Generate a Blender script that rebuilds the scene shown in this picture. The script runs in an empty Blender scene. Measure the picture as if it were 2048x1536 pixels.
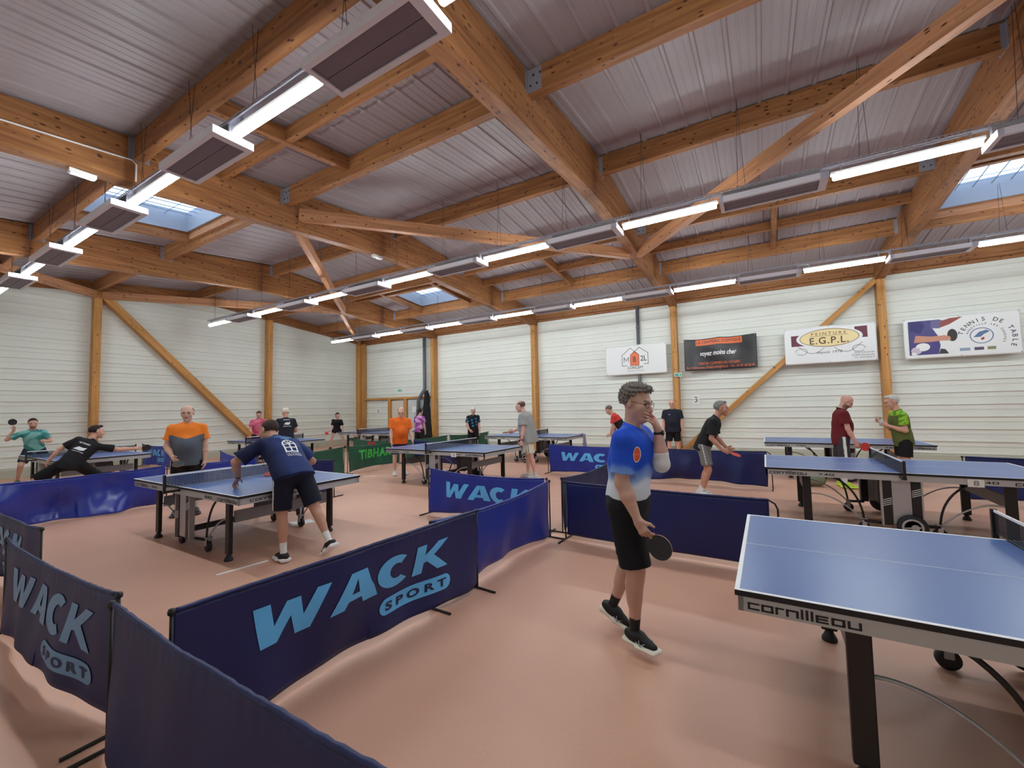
import bpy, bmesh, math, random
import numpy as np
from mathutils import Vector, Matrix
random.seed(7)
PI = math.pi
SC = bpy.context.scene
COL = SC.collection

# ------------------------------------------------------------------ camera
cam_d = bpy.data.cameras.new('camera'); cam = bpy.data.objects.new('camera', cam_d); COL.objects.link(cam)
_r = Vector((0.858511, 0.512360, -0.021125)); _u = Vector((0.046294, -0.036411, 0.998264)); _f = Vector((-0.510701, 0.857999, 0.054979))
cam.matrix_world = Matrix(((_r.x, _u.x, -_f.x, 0), (_r.y, _u.y, -_f.y, 0), (_r.z, _u.z, -_f.z, 1.6239), (0, 0, 0, 1)))
cam_d.sensor_width = 36; cam_d.lens = 845.84 / 2048 * 36; cam_d.clip_start = .05
SC.camera = cam

# ------------------------------------------------------------------ world and exposure
w = bpy.data.worlds.new('overcast_sky'); SC.world = w; w.use_nodes = True
w.node_tree.nodes['Background'].inputs[0].default_value = (.74, .84, 1, 1)
w.node_tree.nodes['Background'].inputs[1].default_value = 3.4
SC.view_settings.view_transform = 'Standard'; SC.view_settings.look = 'None'
SC.view_settings.gamma = 1; SC.view_settings.use_curve_mapping = False
SC.view_settings.exposure = -0.2
TUBE_POWER = 88.0

# ------------------------------------------------------------------ materials
MATS = {}
def srgb(c):
    return tuple(((x / 255) / 12.92 if x / 255 <= .04045 else ((x / 255 + .055) / 1.055) ** 2.4) for x in c)
def mat(name, color=(128, 128, 128), rough=.5, metal=0, emis=0, attr=False, noise=0, nscale=8, bump=0, bscale=60, spec=.5, emcol=None, sheen=0):
    if name in MATS: return MATS[name]
    m = bpy.data.materials.new(name); m.use_nodes = True; nt = m.node_tree
    b = nt.nodes['Principled BSDF']; c = srgb(color) + (1,)
    b.inputs['Base Color'].default_value = c
    b.inputs['Roughness'].default_value = rough; b.inputs['Metallic'].default_value = metal
    b.inputs['Specular IOR Level'].default_value = spec
    if sheen: b.inputs['Sheen Weight'].default_value = sheen
    src = None
    if attr:
        a = nt.nodes.new('ShaderNodeAttribute'); a.attribute_name = 'Col'; src = a.outputs['Color']
        nt.links.new(src, b.inputs['Base Color'])
    if noise:
        tc = nt.nodes.new('ShaderNodeTexCoord'); n = nt.nodes.new('ShaderNodeTexNoise'); n.inputs['Scale'].default_value = nscale
        n.inputs['Detail'].default_value = 5
        nt.links.new(tc.outputs['Object'], n.inputs['Vector'])
        mr = nt.nodes.new('ShaderNodeMapRange'); mr.inputs[1].default_value = .3; mr.inputs[2].default_value = .7
        mr.inputs[3].default_value = 1 - noise; mr.inputs[4].default_value = 1 + noise
        nt.links.new(n.outputs['Fac'], mr.inputs[0])
        mx = nt.nodes.new('ShaderNodeVectorMath'); mx.operation = 'SCALE'
        if src: nt.links.new(src, mx.inputs[0])
        else: mx.inputs[0].default_value = c[:3]
        nt.links.new(mr.outputs[0], mx.inputs['Scale']); nt.links.new(mx.outputs[0], b.inputs['Base Color'])
    if bump:
        tc = nt.nodes.new('ShaderNodeTexCoord'); n = nt.nodes.new('ShaderNodeTexNoise'); n.inputs['Scale'].default_value = bscale; n.inputs['Detail'].default_value = 4
        nt.links.new(tc.outputs['Object'], n.inputs['Vector'])
        bp = nt.nodes.new('ShaderNodeBump'); bp.inputs['Strength'].default_value = bump; bp.inputs['Distance'].default_value = .02
        nt.links.new(n.outputs['Fac'], bp.inputs['Height']); nt.links.new(bp.outputs[0], b.inputs['Normal'])
    if emis:
        b.inputs['Emission Color'].default_value = srgb(emcol or color) + (1,); b.inputs['Emission Strength'].default_value = emis
    MATS[name] = m; return m

def wood_mat(name, c1, c2, knot=.5, lam=.04):
    # glued laminated timber: local X is the grain direction
    m = bpy.data.materials.new(name); m.use_nodes = True; nt = m.node_tree; N = nt.nodes; L = nt.links
    b = N['Principled BSDF']; b.inputs['Roughness'].default_value = .55; b.inputs['Specular IOR Level'].default_value = .3
    tc = N.new('ShaderNodeTexCoord'); oi = N.new('ShaderNodeObjectInfo')
    add = N.new('ShaderNodeVectorMath'); add.operation = 'MULTIPLY_ADD'
    L.new(oi.outputs['Random'], add.inputs[0]); add.inputs[1].default_value = (37, 11, 23); L.new(tc.outputs['Object'], add.inputs[2])
    mp = N.new('ShaderNodeMapping'); mp.inputs['Scale'].default_value = (.8, 14, 14); L.new(add.outputs[0], mp.inputs[0])
    n1 = N.new('ShaderNodeTexNoise'); n1.inputs['Scale'].default_value = 1.6; n1.inputs['Detail'].default_value = 6; L.new(mp.outputs[0], n1.inputs['Vector'])
    cr = N.new('ShaderNodeValToRGB'); cr.color_ramp.elements[0].color = srgb(c1) + (1,); cr.color_ramp.elements[1].color = srgb(c2) + (1,)
    cr.color_ramp.elements[0].position = .3; cr.color_ramp.elements[1].position = .72; L.new(n1.outputs['Fac'], cr.inputs[0])
    # lamella tint
    sep = N.new('ShaderNodeSeparateXYZ'); L.new(tc.outputs['Object'], sep.inputs[0])
    dv = N.new('ShaderNodeMath'); dv.operation = 'DIVIDE'; dv.inputs[1].default_value = lam; L.new(sep.outputs['Z'], dv.inputs[0])
    fl = N.new('ShaderNodeMath'); fl.operation = 'FLOOR'; L.new(dv.outputs[0], fl.inputs[0])
    wn = N.new('ShaderNodeTexWhiteNoise'); wn.noise_dimensions = '2D'
    xl = N.new('ShaderNodeMath'); xl.operation = 'DIVIDE'; xl.inputs[1].default_value = 1.7; L.new(sep.outputs['X'], xl.inputs[0])
    xo = N.new('ShaderNodeMath'); xo.operation = 'MULTIPLY_ADD'; xo.inputs[1].default_value = .37; L.new(fl.outputs[0], xo.inputs[0]); L.new(xl.outputs[0], xo.inputs[2])
    xf = N.new('ShaderNodeMath'); xf.operation = 'FLOOR'; L.new(xo.outputs[0], xf.inputs[0])
    cb = N.new('ShaderNodeCombineXYZ'); L.new(xf.outputs[0], cb.inputs[0]); L.new(fl.outputs[0], cb.inputs[1]); L.new(cb.outputs[0], wn.inputs['Vector'])
    mr = N.new('ShaderNodeMapRange'); mr.inputs[3].default_value = .86; mr.inputs[4].default_value = 1.12; L.new(wn.outputs['Value'], mr.inputs[0])
    sc = N.new('ShaderNodeVectorMath'); sc.operation = 'SCALE'; L.new(cr.outputs[0], sc.inputs[0]); L.new(mr.outputs[0], sc.inputs['Scale'])
    # knots
    mk = N.new('ShaderNodeMapping'); mk.inputs['Scale'].default_value = (7, 17, 17); L.new(add.outputs[0], mk.inputs[0])
    vo = N.new('ShaderNodeTexVoronoi'); vo.inputs['Scale'].default_value = 1.0; L.new(mk.outputs[0], vo.inputs['Vector'])
    ss = N.new('ShaderNodeMapRange'); ss.inputs[1].default_value = .14; ss.inputs[2].default_value = .25; ss.inputs[3].default_value = 1; ss.inputs[4].default_value = 0
    L.new(vo.outputs['Distance'], ss.inputs[0])
    vc = N.new('ShaderNodeSeparateColor'); L.new(vo.outputs['Color'], vc.inputs[0])
    gt = N.new('ShaderNodeMath'); gt.operation = 'GREATER_THAN'; gt.inputs[1].default_value = 1 - knot; L.new(vc.outputs[0], gt.inputs[0])
    mu = N.new('ShaderNodeMath'); mu.operation = 'MULTIPLY'; L.new(ss.outputs[0], mu.inputs[0]); L.new(gt.outputs[0], mu.inputs[1])
    mx = N.new('ShaderNodeMix'); mx.data_type = 'RGBA'; L.new(mu.outputs[0], mx.inputs[0]); L.new(sc.outputs[0], mx.inputs[6]); mx.inputs[7].default_value = srgb((70, 38, 18)) + (1,)
    L.new(mx.outputs[2], b.inputs['Base Color'])
    return m
WOOD = wood_mat('glulam_wood', (128, 82, 50), (168, 116, 72), knot=.6)
WOOD2 = wood_mat('pale_timber', (164, 112, 80), (196, 144, 106), knot=.3)
POSTW = wood_mat('post_wood', (178, 124, 68), (206, 154, 92), knot=.25)

M_wall = mat('wall_cladding', (228, 231, 224), rough=.5, noise=.03, nscale=1.2)
M_deck = mat('roof_sheet', (154, 144, 148), rough=.5, noise=.05, nscale=1.0)
M_black = mat('black_metal', (24, 23, 24), rough=.45)
M_dark = mat('dark_plastic', (38, 38, 42), rough=.6)
M_silver = mat('silver_metal', (178, 178, 182), rough=.38, metal=.35)
M_galv = mat('galvanised_steel', (160, 160, 172), rough=.45, metal=.5)
M_white = mat('white_paint', (232, 232, 232), rough=.45)
M_wire = mat('wire_steel', (70, 70, 74), rough=.5, metal=.5)
M_alu = mat('heater_frame_aluminium', (214, 212, 222), rough=.4)
M_panel = mat('heater_panel', (112, 100, 112), rough=.5)
M_tube = mat('lit_tube', (255, 255, 255), rough=.5, emis=TUBE_POWER, emcol=(240, 250, 252))
M_frame = mat('skylight_frame_grey', (150, 158, 172), rough=.45)
M_glass = bpy.data.materials.new('skylight_glass'); M_glass.use_nodes = True
_nt = M_glass.node_tree; _nt.nodes.remove(_nt.nodes['Principled BSDF']); _a = _nt.nodes.new('ShaderNodeBsdfTransparent'); _a.inputs[0].default_value = (.86, .92, .97, 1)
_g = _nt.nodes.new('ShaderNodeBsdfGlossy'); _g.inputs['Roughness'].default_value = .1; _m = _nt.nodes.new('ShaderNodeMixShader'); _m.inputs[0].default_value = .06
_nt.links.new(_a.outputs[0], _m.inputs[1]); _nt.links.new(_g.outputs[0], _m.inputs[2]); _nt.links.new(_m.outputs[0], _nt.nodes['Material Output'].inputs[0])

# ------------------------------------------------------------------ object helpers
def link_mesh(name, verts, faces, m, parent=None, smooth=False):
    me = bpy.data.meshes.new(name); me.from_pydata([tuple(v) for v in verts], [], [tuple(f) for f in faces]); me.update()
    o = bpy.data.objects.new(name, me); COL.objects.link(o)
    if m: me.materials.append(m)
    if smooth: me.polygons.foreach_set('use_smooth', [True] * len(me.polygons))
    if parent: o.parent = parent
    return o
def from_bm(name, bm, m, parent=None, smooth=False):
    me = bpy.data.meshes.new(name); bmesh.ops.recalc_face_normals(bm, faces=bm.faces); bm.to_mesh(me); bm.free()
    o = bpy.data.objects.new(name, me); COL.objects.link(o)
    for x in (m if isinstance(m, (list, tuple)) else [m]): me.materials.append(x)
    if smooth: me.polygons.foreach_set('use_smooth', [True] * len(me.polygons))
    if parent: o.parent = parent
    return o
def empty(name, loc=(0, 0, 0), rz=0):
    o = bpy.data.objects.new(name, None); COL.objects.link(o); o.location = loc; o.rotation_euler.z = rz; o.empty_display_size = .1
    return o
def tag(o, label=None, cat=None, group=None, kind=None):
    if label: o['label'] = label
    if cat: o['category'] = cat
    if group: o['group'] = group
    if kind: o['kind'] = kind
    return o
def struct(o, label=None): o['kind'] = 'structure'; return o
def copy_tree(o, parent=None):
    c = o.copy(); COL.objects.link(c)
    if parent: c.parent = parent
    for ch in list(o.children): copy_tree(ch, c)
    return c
def box(bm, a, b, mi=0):
    x0, y0, z0 = a; x1, y1, z1 = b
    vs = [bm.verts.new(p) for p in ((x0, y0, z0), (x1, y0, z0), (x1, y1, z0), (x0, y1, z0), (x0, y0, z1), (x1, y0, z1), (x1, y1, z1), (x0, y1, z1))]
    for f in ((3, 2, 1, 0), (4, 5, 6, 7), (0, 1, 5, 4), (1, 2, 6, 5), (2, 3, 7, 6), (3, 0, 4, 7)):
        bm.faces.new([vs[i] for i in f]).material_index = mi
def obox(bm, p0, p1, w, h, up=(0, 0, 1), mi=0):
    p0 = Vector(p0); p1 = Vector(p1); d = (p1 - p0).normalized(); s = d.cross(Vector(up)).normalized(); t = s.cross(d)
    vs = []
    for p in (p0, p1):
        for a, b in ((-1, -1), (1, -1), (1, 1), (-1, 1)): vs.append(bm.verts.new(p + s * a * w / 2 + t * b * h / 2))
    for f in ((3, 2, 1, 0), (4, 5, 6, 7), (0, 1, 5, 4), (1, 2, 6, 5), (2, 3, 7, 6), (3, 0, 4, 7)):
        bm.faces.new([vs[i] for i in f]).material_index = mi
def tube(bm, pts, r, n=8, mi=0, close=False):
    pts = [Vector(p) for p in pts]; rings = []; N = len(pts)
    rr = r if isinstance(r, (list, tuple)) else [r] * N
    ref = None
    for i, p in enumerate(pts):
        if close: d = pts[(i + 1) % N] - pts[i - 1]
        else: d = pts[min(i + 1, N - 1)] - pts[max(i - 1, 0)]
        d.normalize()
        if ref is None: ref = d.orthogonal().normalized()
        s = (ref - d * ref.dot(d)).normalized(); ref = s; t = d.cross(s)
        rings.append([bm.verts.new(p + (s * math.cos(2 * PI * k / n) + t * math.sin(2 * PI * k / n)) * rr[i]) for k in range(n)])
    for i in range(N - (0 if close else 1)):
        a = rings[i]; b = rings[(i + 1) % N]
        for k in range(n): bm.faces.new((a[k], a[(k + 1) % n], b[(k + 1) % n], b[k])).material_index = mi
    if not close:
        bm.faces.new(rings[0][::-1]).material_index = mi; bm.faces.new(rings[-1]).material_index = mi
def lathe(bm, axis_p, axis_d, prof, n=20, mi=0):
    p = Vector(axis_p); d = Vector(axis_d).normalized(); s = d.orthogonal().normalized(); t = d.cross(s); rings = []
    for (r, h) in prof: rings.append([bm.verts.new(p + d * h + (s * math.cos(2 * PI * k / n) + t * math.sin(2 * PI * k / n)) * max(r, 1e-4)) for k in range(n)])
    for i in range(len(rings) - 1):
        for k in range(n): bm.faces.new((rings[i][k], rings[i][(k + 1) % n], rings[i + 1][(k + 1) % n], rings[i + 1][k])).material_index = mi
    bm.faces.new(rings[0][::-1]).material_index = mi; bm.faces.new(rings[-1]).material_index = mi
def arc(p0, p1, bulge, n=12):
    p0 = Vector(p0); p1 = Vector(p1); b = Vector(bulge); return [p0.lerp(p1, i / n) + b * (4 * (i / n) * (1 - i / n)) for i in range(n + 1)]
def frame_obj(o, p0, xdir, up=(0, 0, 1)):
    x = Vector(xdir).normalized(); y = Vector(up).cross(x).normalized(); z = x.cross(y)
    o.matrix_world = Matrix(((x.x, y.x, z.x, p0[0]), (x.y, y.y, z.y, p0[1]), (x.z, y.z, z.z, p0[2]), (0, 0, 0, 1)))
def beam(name, p0, p1, wdt, dep, m=WOOD, up=(0, 0, 1), parent=None):
    p0 = Vector(p0); p1 = Vector(p1); L = (p1 - p0).length; bm = bmesh.new()
    box(bm, (0, -wdt / 2, -dep / 2), (L, wdt / 2, dep / 2)); o = from_bm(name, bm, m)
    if parent: o.parent = parent
    frame_obj(o, p0, p1 - p0, up); return o

# ------------------------------------------------------------------ room shell
XL, XR, YN, YB = -17.5, 10.4, -2.2, 14.5
RY, RZ, SL = 7.15, 6.02, .105
def deck_z(y): return RZ - SL * abs(y - RY)
def floor_mat():
    m = bpy.data.materials.new('sports_floor'); m.use_nodes = True; nt = m.node_tree; N = nt.nodes; L = nt.links
    b = N['Principled BSDF']; b.inputs['Roughness'].default_value = .42; b.inputs['Specular IOR Level'].default_value = .35
    tc = N.new('ShaderNodeTexCoord')
    n1 = N.new('ShaderNodeTexNoise'); n1.inputs['Scale'].default_value = .7; n1.inputs['Detail'].default_value = 3; L.new(tc.outputs['Object'], n1.inputs['Vector'])
    cr = N.new('ShaderNodeValToRGB'); cr.color_ramp.elements[0].color = srgb((206, 157, 135)) + (1,); cr.color_ramp.elements[1].color = srgb((220, 171, 148)) + (1,)
    cr.color_ramp.elements[0].position = .3; cr.color_ramp.elements[1].position = .7; L.new(n1.outputs['Fac'], cr.inputs[0])
    n2 = N.new('ShaderNodeTexNoise'); n2.inputs['Scale'].default_value = 90; L.new(tc.outputs['Object'], n2.inputs['Vector'])
    mr = N.new('ShaderNodeMapRange'); mr.inputs[3].default_value = .92; mr.inputs[4].default_value = 1.08; L.new(n2.outputs['Fac'], mr.inputs[0])
    s = N.new('ShaderNodeVectorMath'); s.operation = 'SCALE'; L.new(cr.outputs[0], s.inputs[0]); L.new(mr.outputs[0], s.inputs['Scale']); L.new(s.outputs[0], b.inputs['Base Color'])
    return m
bm = bmesh.new(); box(bm, (XL - .3, YN - .3, -.2), (XR + .3, YB + .3, 0)); struct(from_bm('floor', bm, floor_mat()))

def clad_profile(z0, z1):
    # steel cassette cladding seen from inside: flat trays 0.3 m high with a raised lip and a shallow mid groove
    out = []; z = z0
    while z < z1 - .01:
        t = min(.30, z1 - z)
        out += [(0, z), (.0, z + t * .42), (.014, z + t * .425), (.014, z + t * .47), (0, z + t * .475), (0, z + t * .86), (-.030, z + t * .875), (-.030, z + t * .95), (0, z + t * .955)]
        z += t
    out.append((0, z1)); return out
def clad(name, axis, pos, a0, a1, z0, z1, sgn):
    # sgn: direction (in world) of the room from the wall surface
    pr = clad_profile(z0, z1); v = []; f = []
    for (d, z) in pr:
        for a in (a0, a1):
            q = pos - sgn * d if True else 0
            v.append((a, q, z) if axis == 'y' else (q, a, z))
    n = len(pr)
    for i in range(n - 1): f.append((2 * i, 2 * i + 1, 2 * i + 3, 2 * i + 2))
    # back box so that the wall has thickness
    k = len(v); bq = pos - sgn * .25
    for z in (z0, z1):
        for a in (a0, a1): v.append((a, bq, z) if axis == 'y' else (bq, a, z))
    f += [(k, k + 1, k + 3, k + 2), (0, 1, k + 1, k), (2 * n - 2, 2 * n - 1, k + 3, k + 2)]
    return struct(link_mesh(name, v, f, M_wall))
clad('wall_back', 'y', YB, XL, XR, 0, 5.3, -1)
clad('wall_left', 'x', XL, YN, YB, 0, 6.0, 1)
clad('wall_front', 'y', YN, XL, XR, 0, 5.1, 1)
clad('wall_right', 'x', XR, YN, YB, 0, 6.0, -1)
M_skirt = mat('baseboard_grey_green', (186, 188, 170), rough=.6)
for nm, a, b in (('baseboard_back', (XL, YB - .03, 0), (XR, YB + .02, .22)), ('baseboard_left', (XL - .02, YN, 0), (XL + .03, YB, .22))):
    bm = bmesh.new(); box(bm, a, b); struct(from_bm(nm, bm, M_skirt))

# skylight openings in the roof plane: x0, x1, y0, y1
SKY = [(-10.95, -8.85, 2.5, 4.3), (-10.95, -8.85, 10.3, 11.85), (3.25, 5.6, 10.2, 11.85)]
def roof():
    v = []; f = []; pitch = .33; x = XL - .2
    prof = [(0, 0), (.035, 0), (.05, .022), (.13, .022), (.133, .018), (.15, .018), (.153, .022), (.23, .022), (.233, .018), (.25, .018), (.253, .022), (.315, .022)]
    def quad(xa, za, xb, zb, ya, yb):
        k = len(v)
        for (xx, zz) in ((xa, za), (xb, zb)):
            for yy in (ya, yb): v.append((xx, yy, deck_z(yy) + zz))
        f.append((k, k + 1, k + 3, k + 2))
    while x < XR + .2:
        pr = [(x + a, b) for a, b in prof] + [(x + pitch, 0)]
        for (xa, za), (xb, zb) in zip(pr, pr[1:]):
            segs = [(YN - .2, RY), (RY, YB + .2)]
            for (s0, s1, t0, t1) in SKY:
                if xa < s1 and xb > s0:
                    ns = []
                    for (p, q) in segs:
                        if t0 < q and t1 > p:
                            ns += [(p, t0), (t1, q)]
                        else: ns.append((p, q))
                    segs = ns
            for p, q in segs:
                if q > p: quad(xa, za, xb, zb, p, q)
        x += pitch
    struct(link_mesh('ceiling', v, f, M_deck))
    # outer skin above, so that no daylight leaks in
    bm = bmesh.new()
    xs = [XL - .3, SKY[0][0], SKY[0][1], SKY[2][0], SKY[2][1], XR + .3]
    for i in range(5):
        segs = [(YN - .3, RY), (RY, YB + .3)]
        for (s0, s1, t0, t1) in SKY:
            if xs[i] < s1 - .01 and xs[i + 1] > s0 + .01:
                ns = []
                for (p, q) in segs: ns += [(p, t0), (t1, q)] if (t0 < q and t1 > p) else [(p, q)]
                segs = ns
        for p, q in segs:
            vs = [bm.verts.new((a, b, deck_z(b) + dz)) for dz in (.09, .16) for a, b in ((xs[i], p), (xs[i + 1], p), (xs[i + 1], q), (xs[i], q))]
            for fc in ((3, 2, 1, 0), (4, 5, 6, 7), (0, 1, 5, 4), (1, 2, 6, 5), (2, 3, 7, 6), (3, 0, 4, 7)): bm.faces.new([vs[j] for j in fc])
    struct(from_bm('trim_1', bm, M_dark))
roof()

def skylight(i, s):
    x0, x1, y0, y1 = s
    root = struct(empty('window_%d' % i, (0, 0, 0)))
    zl = lambda y: deck_z(y)
    def wallq(bm, p, q, a0=-.02, a1=.42, t=.03, inw=(0, 0)):
        vs = []
        for (xx, yy) in (p, q):
            for dz in (a0, a1):
                for k in (0, 1): vs.append(bm.verts.new((xx + inw[0] * k * t, yy + inw[1] * k * t, zl(yy) + dz)))
        for fc in ((0, 2, 6, 4), (1, 5, 7, 3), (0, 1, 3, 2), (4, 6, 7, 5), (0, 4, 5, 1), (2, 3, 7, 6)): bm.faces.new([vs[j] for j in fc])
    bm = bmesh.new()
    wallq(bm, (x0, y0), (x1, y0), inw=(0, 1)); wallq(bm, (x0, y1), (x1, y1), inw=(0, -1))
    wallq(bm, (x0, y0), (x0, y1), inw=(1, 0)); wallq(bm, (x1, y0), (x1, y1), inw=(-1, 0))
    from_bm('shaft_lining', bm, M_frame, root)
    bm = bmesh.new(); z = lambda y, d: zl(y) + d
    vs = [bm.verts.new((a, b, z(b, dz))) for dz in (.36, .375) for a, b in ((x0, y0), (x1, y0), (x1, y1), (x0, y1))]
    for fc in ((3, 2, 1, 0), (4, 5, 6, 7), (0, 1, 5, 4), (1, 2, 6, 5), (2, 3, 7, 6), (3, 0, 4, 7)): bm.faces.new([vs[j] for j in fc])
    from_bm('pane', bm, M_glass, root)
    bm = bmesh.new(); n = 9
    for k in range(n + 1):
        xx = x0 + (x1 - x0) * k / n; r = .028 if k in (0, n) else .006
        obox(bm, (xx, y0, z(y0, .30)), (xx, y1, z(y1, .30)), r * 2, r * 2)
    for k in range(5):
        yy = y0 + (y1 - y0) * k / 4; r = .028 if k in (0, 4) else .004
        obox(bm, (x0, yy, z(yy, .30)), (x1, yy, z(yy, .30)), r * 2, r * 2)
    from_bm('safety_grid', bm, mat('skylight_bar', (120, 128, 142), rough=.4), root)
for i, s in enumerate(SKY): skylight(i + 1, s)

# ------------------------------------------------------------------ timber frame
RB = [(-2.0, 4.62), (1.05, 4.76), (3.8, 4.95), (5.6, 5.1), (6.5, 5.17), (7.15, 5.19), (7.8, 5.17), (8.8, 5.08), (10.5, 4.97), (13.4, 4.82), (14.3, 4.74), (14.45, 4.74)]
def rafter(x, wdt=.2, gable=False):
    bot = RB if not gable else [(y, min(deck_z(y) - .3, deck_z(y) - .33 + .0 * y)) for y, _ in RB]
    top = [(14.45, deck_z(14.45) - .01), (RY, RZ - .01), (-2.0, deck_z(-2.0) - .01)]
    pts = bot + top; bm = bmesh.new()
    # local x along world Y so that the grain runs along the rafter
    for s in (1, -1):
        vs = [bm.verts.new((y, s * wdt / 2, z - 5.3)) for y, z in pts]
        bm.faces.new(vs if s > 0 else vs[::-1])
    bm.verts.ensure_lookup_table(); n = len(pts)
    for i in range(n):
        j = (i + 1) % n; bm.faces.new([bm.verts[i], bm.verts[n + i], bm.verts[n + j], bm.verts[j]])
    bmesh.ops.triangulate(bm, faces=[f for f in bm.faces if len(f.verts) > 4])
    o = from_bm('roof_rafter', bm, WOOD); frame_obj(o, (x, 0, 5.3), (0, 1, 0)); return struct(o)
RX = [-12.55, -7.5, -2.4, 2.72, 7.85]
for x in RX: rafter(x)
rafter(XL + .1, .16, True)
PY = [(-.15, .3), (2.3, .32), (4.45, .32), (7.1, .32), (9.62, .32), (11.98, .32)]
bays = [XL + .18] + RX + [XR]
for i in range(len(bays) - 1):
    for (y, d) in PY:
        struct(beam('roof_purlin', (bays[i] + .1, y, deck_z(y) - d / 2 - .005), (bays[i + 1] - .1, y, deck_z(y) - d / 2 - .005), .12, d))
# thinner intermediate purlins
for (a, b, y) in ((-7.5, -2.4, 3.38), (-12.55, -7.5, 3.5 + 5.3), (-12.55, -7.5, 10.15), (-7.5, -2.4, 10.85), (-2.4, 2.72, 10.88), (2.72, 7.85, 10.05)):
    struct(beam('thin_purlin', (a + .1, y, deck_z(y) - .1), (b - .1, y, deck_z(y) - .1), .09, .19))
# short trimmers between purlins (around skylights and in bays)
for (x, y0, y1) in ((-5.65, 2.3, 4.45), (-4.9, 9.62, 11.98), (.35, 9.62, 11.98), (-11.03, 2.3, 4.45), (-8.77, 2.3, 4.45), (-11.03, 9.62, 11.98), (-8.77, 9.62, 11.98), (5.7, 9.62, 11.98)):
    struct(beam('roof_trimmer', (x, y0, deck_z(y0) - .11), (x, y1, deck_z(y1) - .11), .1, .2, WOOD))
for (a, b, y) in ((-11.03, -8.77, 4.36), (-11.03, -8.77, 10.24), (2.82, 5.7, 11.92)):
    struct(beam('roof_trimmer', (a, y, deck_z(y) - .09), (b, y, deck_z(y) - .09), .06, .18, WOOD2))
# eave beam and plate
for i in range(len(bays) - 1):
    struct(beam('eave_beam', (bays[i] + .1, 14.36, 5.09), (bays[i + 1] - .1, 14.36, 5.09), .14, .28))
    struct(beam('eave_plate', (bays[i] + .1, 14.45, 4.92), (bays[i + 1] - .1, 14.45, 4.92), .07, .08))
# posts
def post(x, y, zt, wx=.17, wy=.28):
    bm = bmesh.new(); box(bm, (0, -wy / 2, -wx / 2), (zt, wy / 2, wx / 2)); o = from_bm('timber_post', bm, POSTW)
    o.matrix_world = Matrix(((0, 0, 1, x), (0, 1, 0, y), (1, 0, 0, 0), (0, 0, 0, 1))); return struct(o)
for x in RX: post(x, 14.34, 4.76)
post(XL + .13, 14.3, 4.95, .26, .3); post(XL + .34, 14.36, 4.95, .12, .2)
for y in (4.5, 9.72): post(XL + .14, y, deck_z(y) - .34, .28, .17)
post(XL + .14, -.6, deck_z(-.6) - .34, .28, .17)
# wall braces and roof braces
struct(beam('wall_brace', (XL + .16, 4.62, 5.32), (XL + .16, 9.62, .12), .2, .26, POSTW, up=(1, 0, 0)))
struct(beam('wall_brace', (2.66, 14.32, 4.78), (-2.3, 14.32, .12), .14, .2, POSTW, up=(0, 1, 0)))
BZ = 5.22
for p, q in (((-7.4, 4.7, BZ + .12), (-2.5, 9.55, BZ - .16)), ((-2.3, 9.6, BZ - .16), (2.62, 4.75, BZ + .1)), ((-7.6, 4.7, BZ + .02), (-12.45, 9.55, BZ - .1)), ((-12.65, 9.6, BZ - .1), (XL + .25, 14.2, 4.98)),
             ((XL + .3, 4.6, 5.3), (-12.65, 9.5, BZ - .1)), ((XL + .3, 4.4, 5.3), (-12.65, -.3, 4.95)), ((2.82, 4.7, BZ + .1), (7.75, 9.5, BZ - .1))):
    struct(beam('roof_brace', p, q, .12, .22, WOOD2))
# steel hangers where purlins meet rafters
def hanger(x, y, s, big):
    bm = bmesh.new(); z = deck_z(y) - (.16 if big else .17)
    w2, h2 = (.19, .15) if big else (.05, .16)
    xx = x + s * .1
    a = min(xx, xx + s * w2); b = max(xx, xx + s * w2)
    box(bm, (a, y - .068, z - h2), (b, y - .061, z + h2 * .9)); box(bm, (a, y + .061, z - h2), (b, y + .068, z + h2 * .9))
    box(bm, (min(xx, xx + s * .008), y - .12, z - h2), (max(xx, xx + s * .008), y + .12, z + h2 * .9))
    if big:
        for k in range(4):
            lathe(bm, (xx + s * (.04 + .045 * k), y - .07, z - .07 + .12 * (k % 2)), (0, -1, 0), [(.013, 0), (.013, .006)], 8, 1)
    o = from_bm('beam_hanger', bm, [M_galv, M_dark]); struct(o)
for i, x in enumerate(RX):
    for k, (y, d) in enumerate(PY[1:]):
        big = (y in (4.45, 9.62))
        hanger(x, y, 1, big and i in (1, 2)); hanger(x, y, -1, big and i == 3)

# ------------------------------------------------------------------ lamp rows: cable tray, tubes and radiant heaters
ROWS = [(2.2, 'nearest the camera'), (6.72, 'in the middle of the hall'), (11.27, 'nearest the banner wall')]
RZL = 4.5; PITCH = 2.72; X0 = -15.45
ORD = ['first', 'second', 'third', 'fourth', 'fifth', 'sixth', 'seventh', 'eighth', 'ninth', 'tenth', 'eleventh']
def make_lamp():
    root = empty('tube_light')
    bm = bmesh.new(); box(bm, (0, -.035, .03), (1.4, .035, .06)); from_bm('housing', bm, M_white, root)
    bm = bmesh.new(); lathe(bm, (.02, 0, 0), (1, 0, 0), [(.036, 0), (.043, .01), (.043, 1.35), (.036, 1.36)], 12); from_bm('glowing_tube', bm, M_tube, root, True)
    for q in (.1, 1.28):
        bm = bmesh.new(); box(bm, (q, -.012, .06), (q + .02, .012, .137)); from_bm('clip', bm, M_galv, root)
    return root
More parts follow.
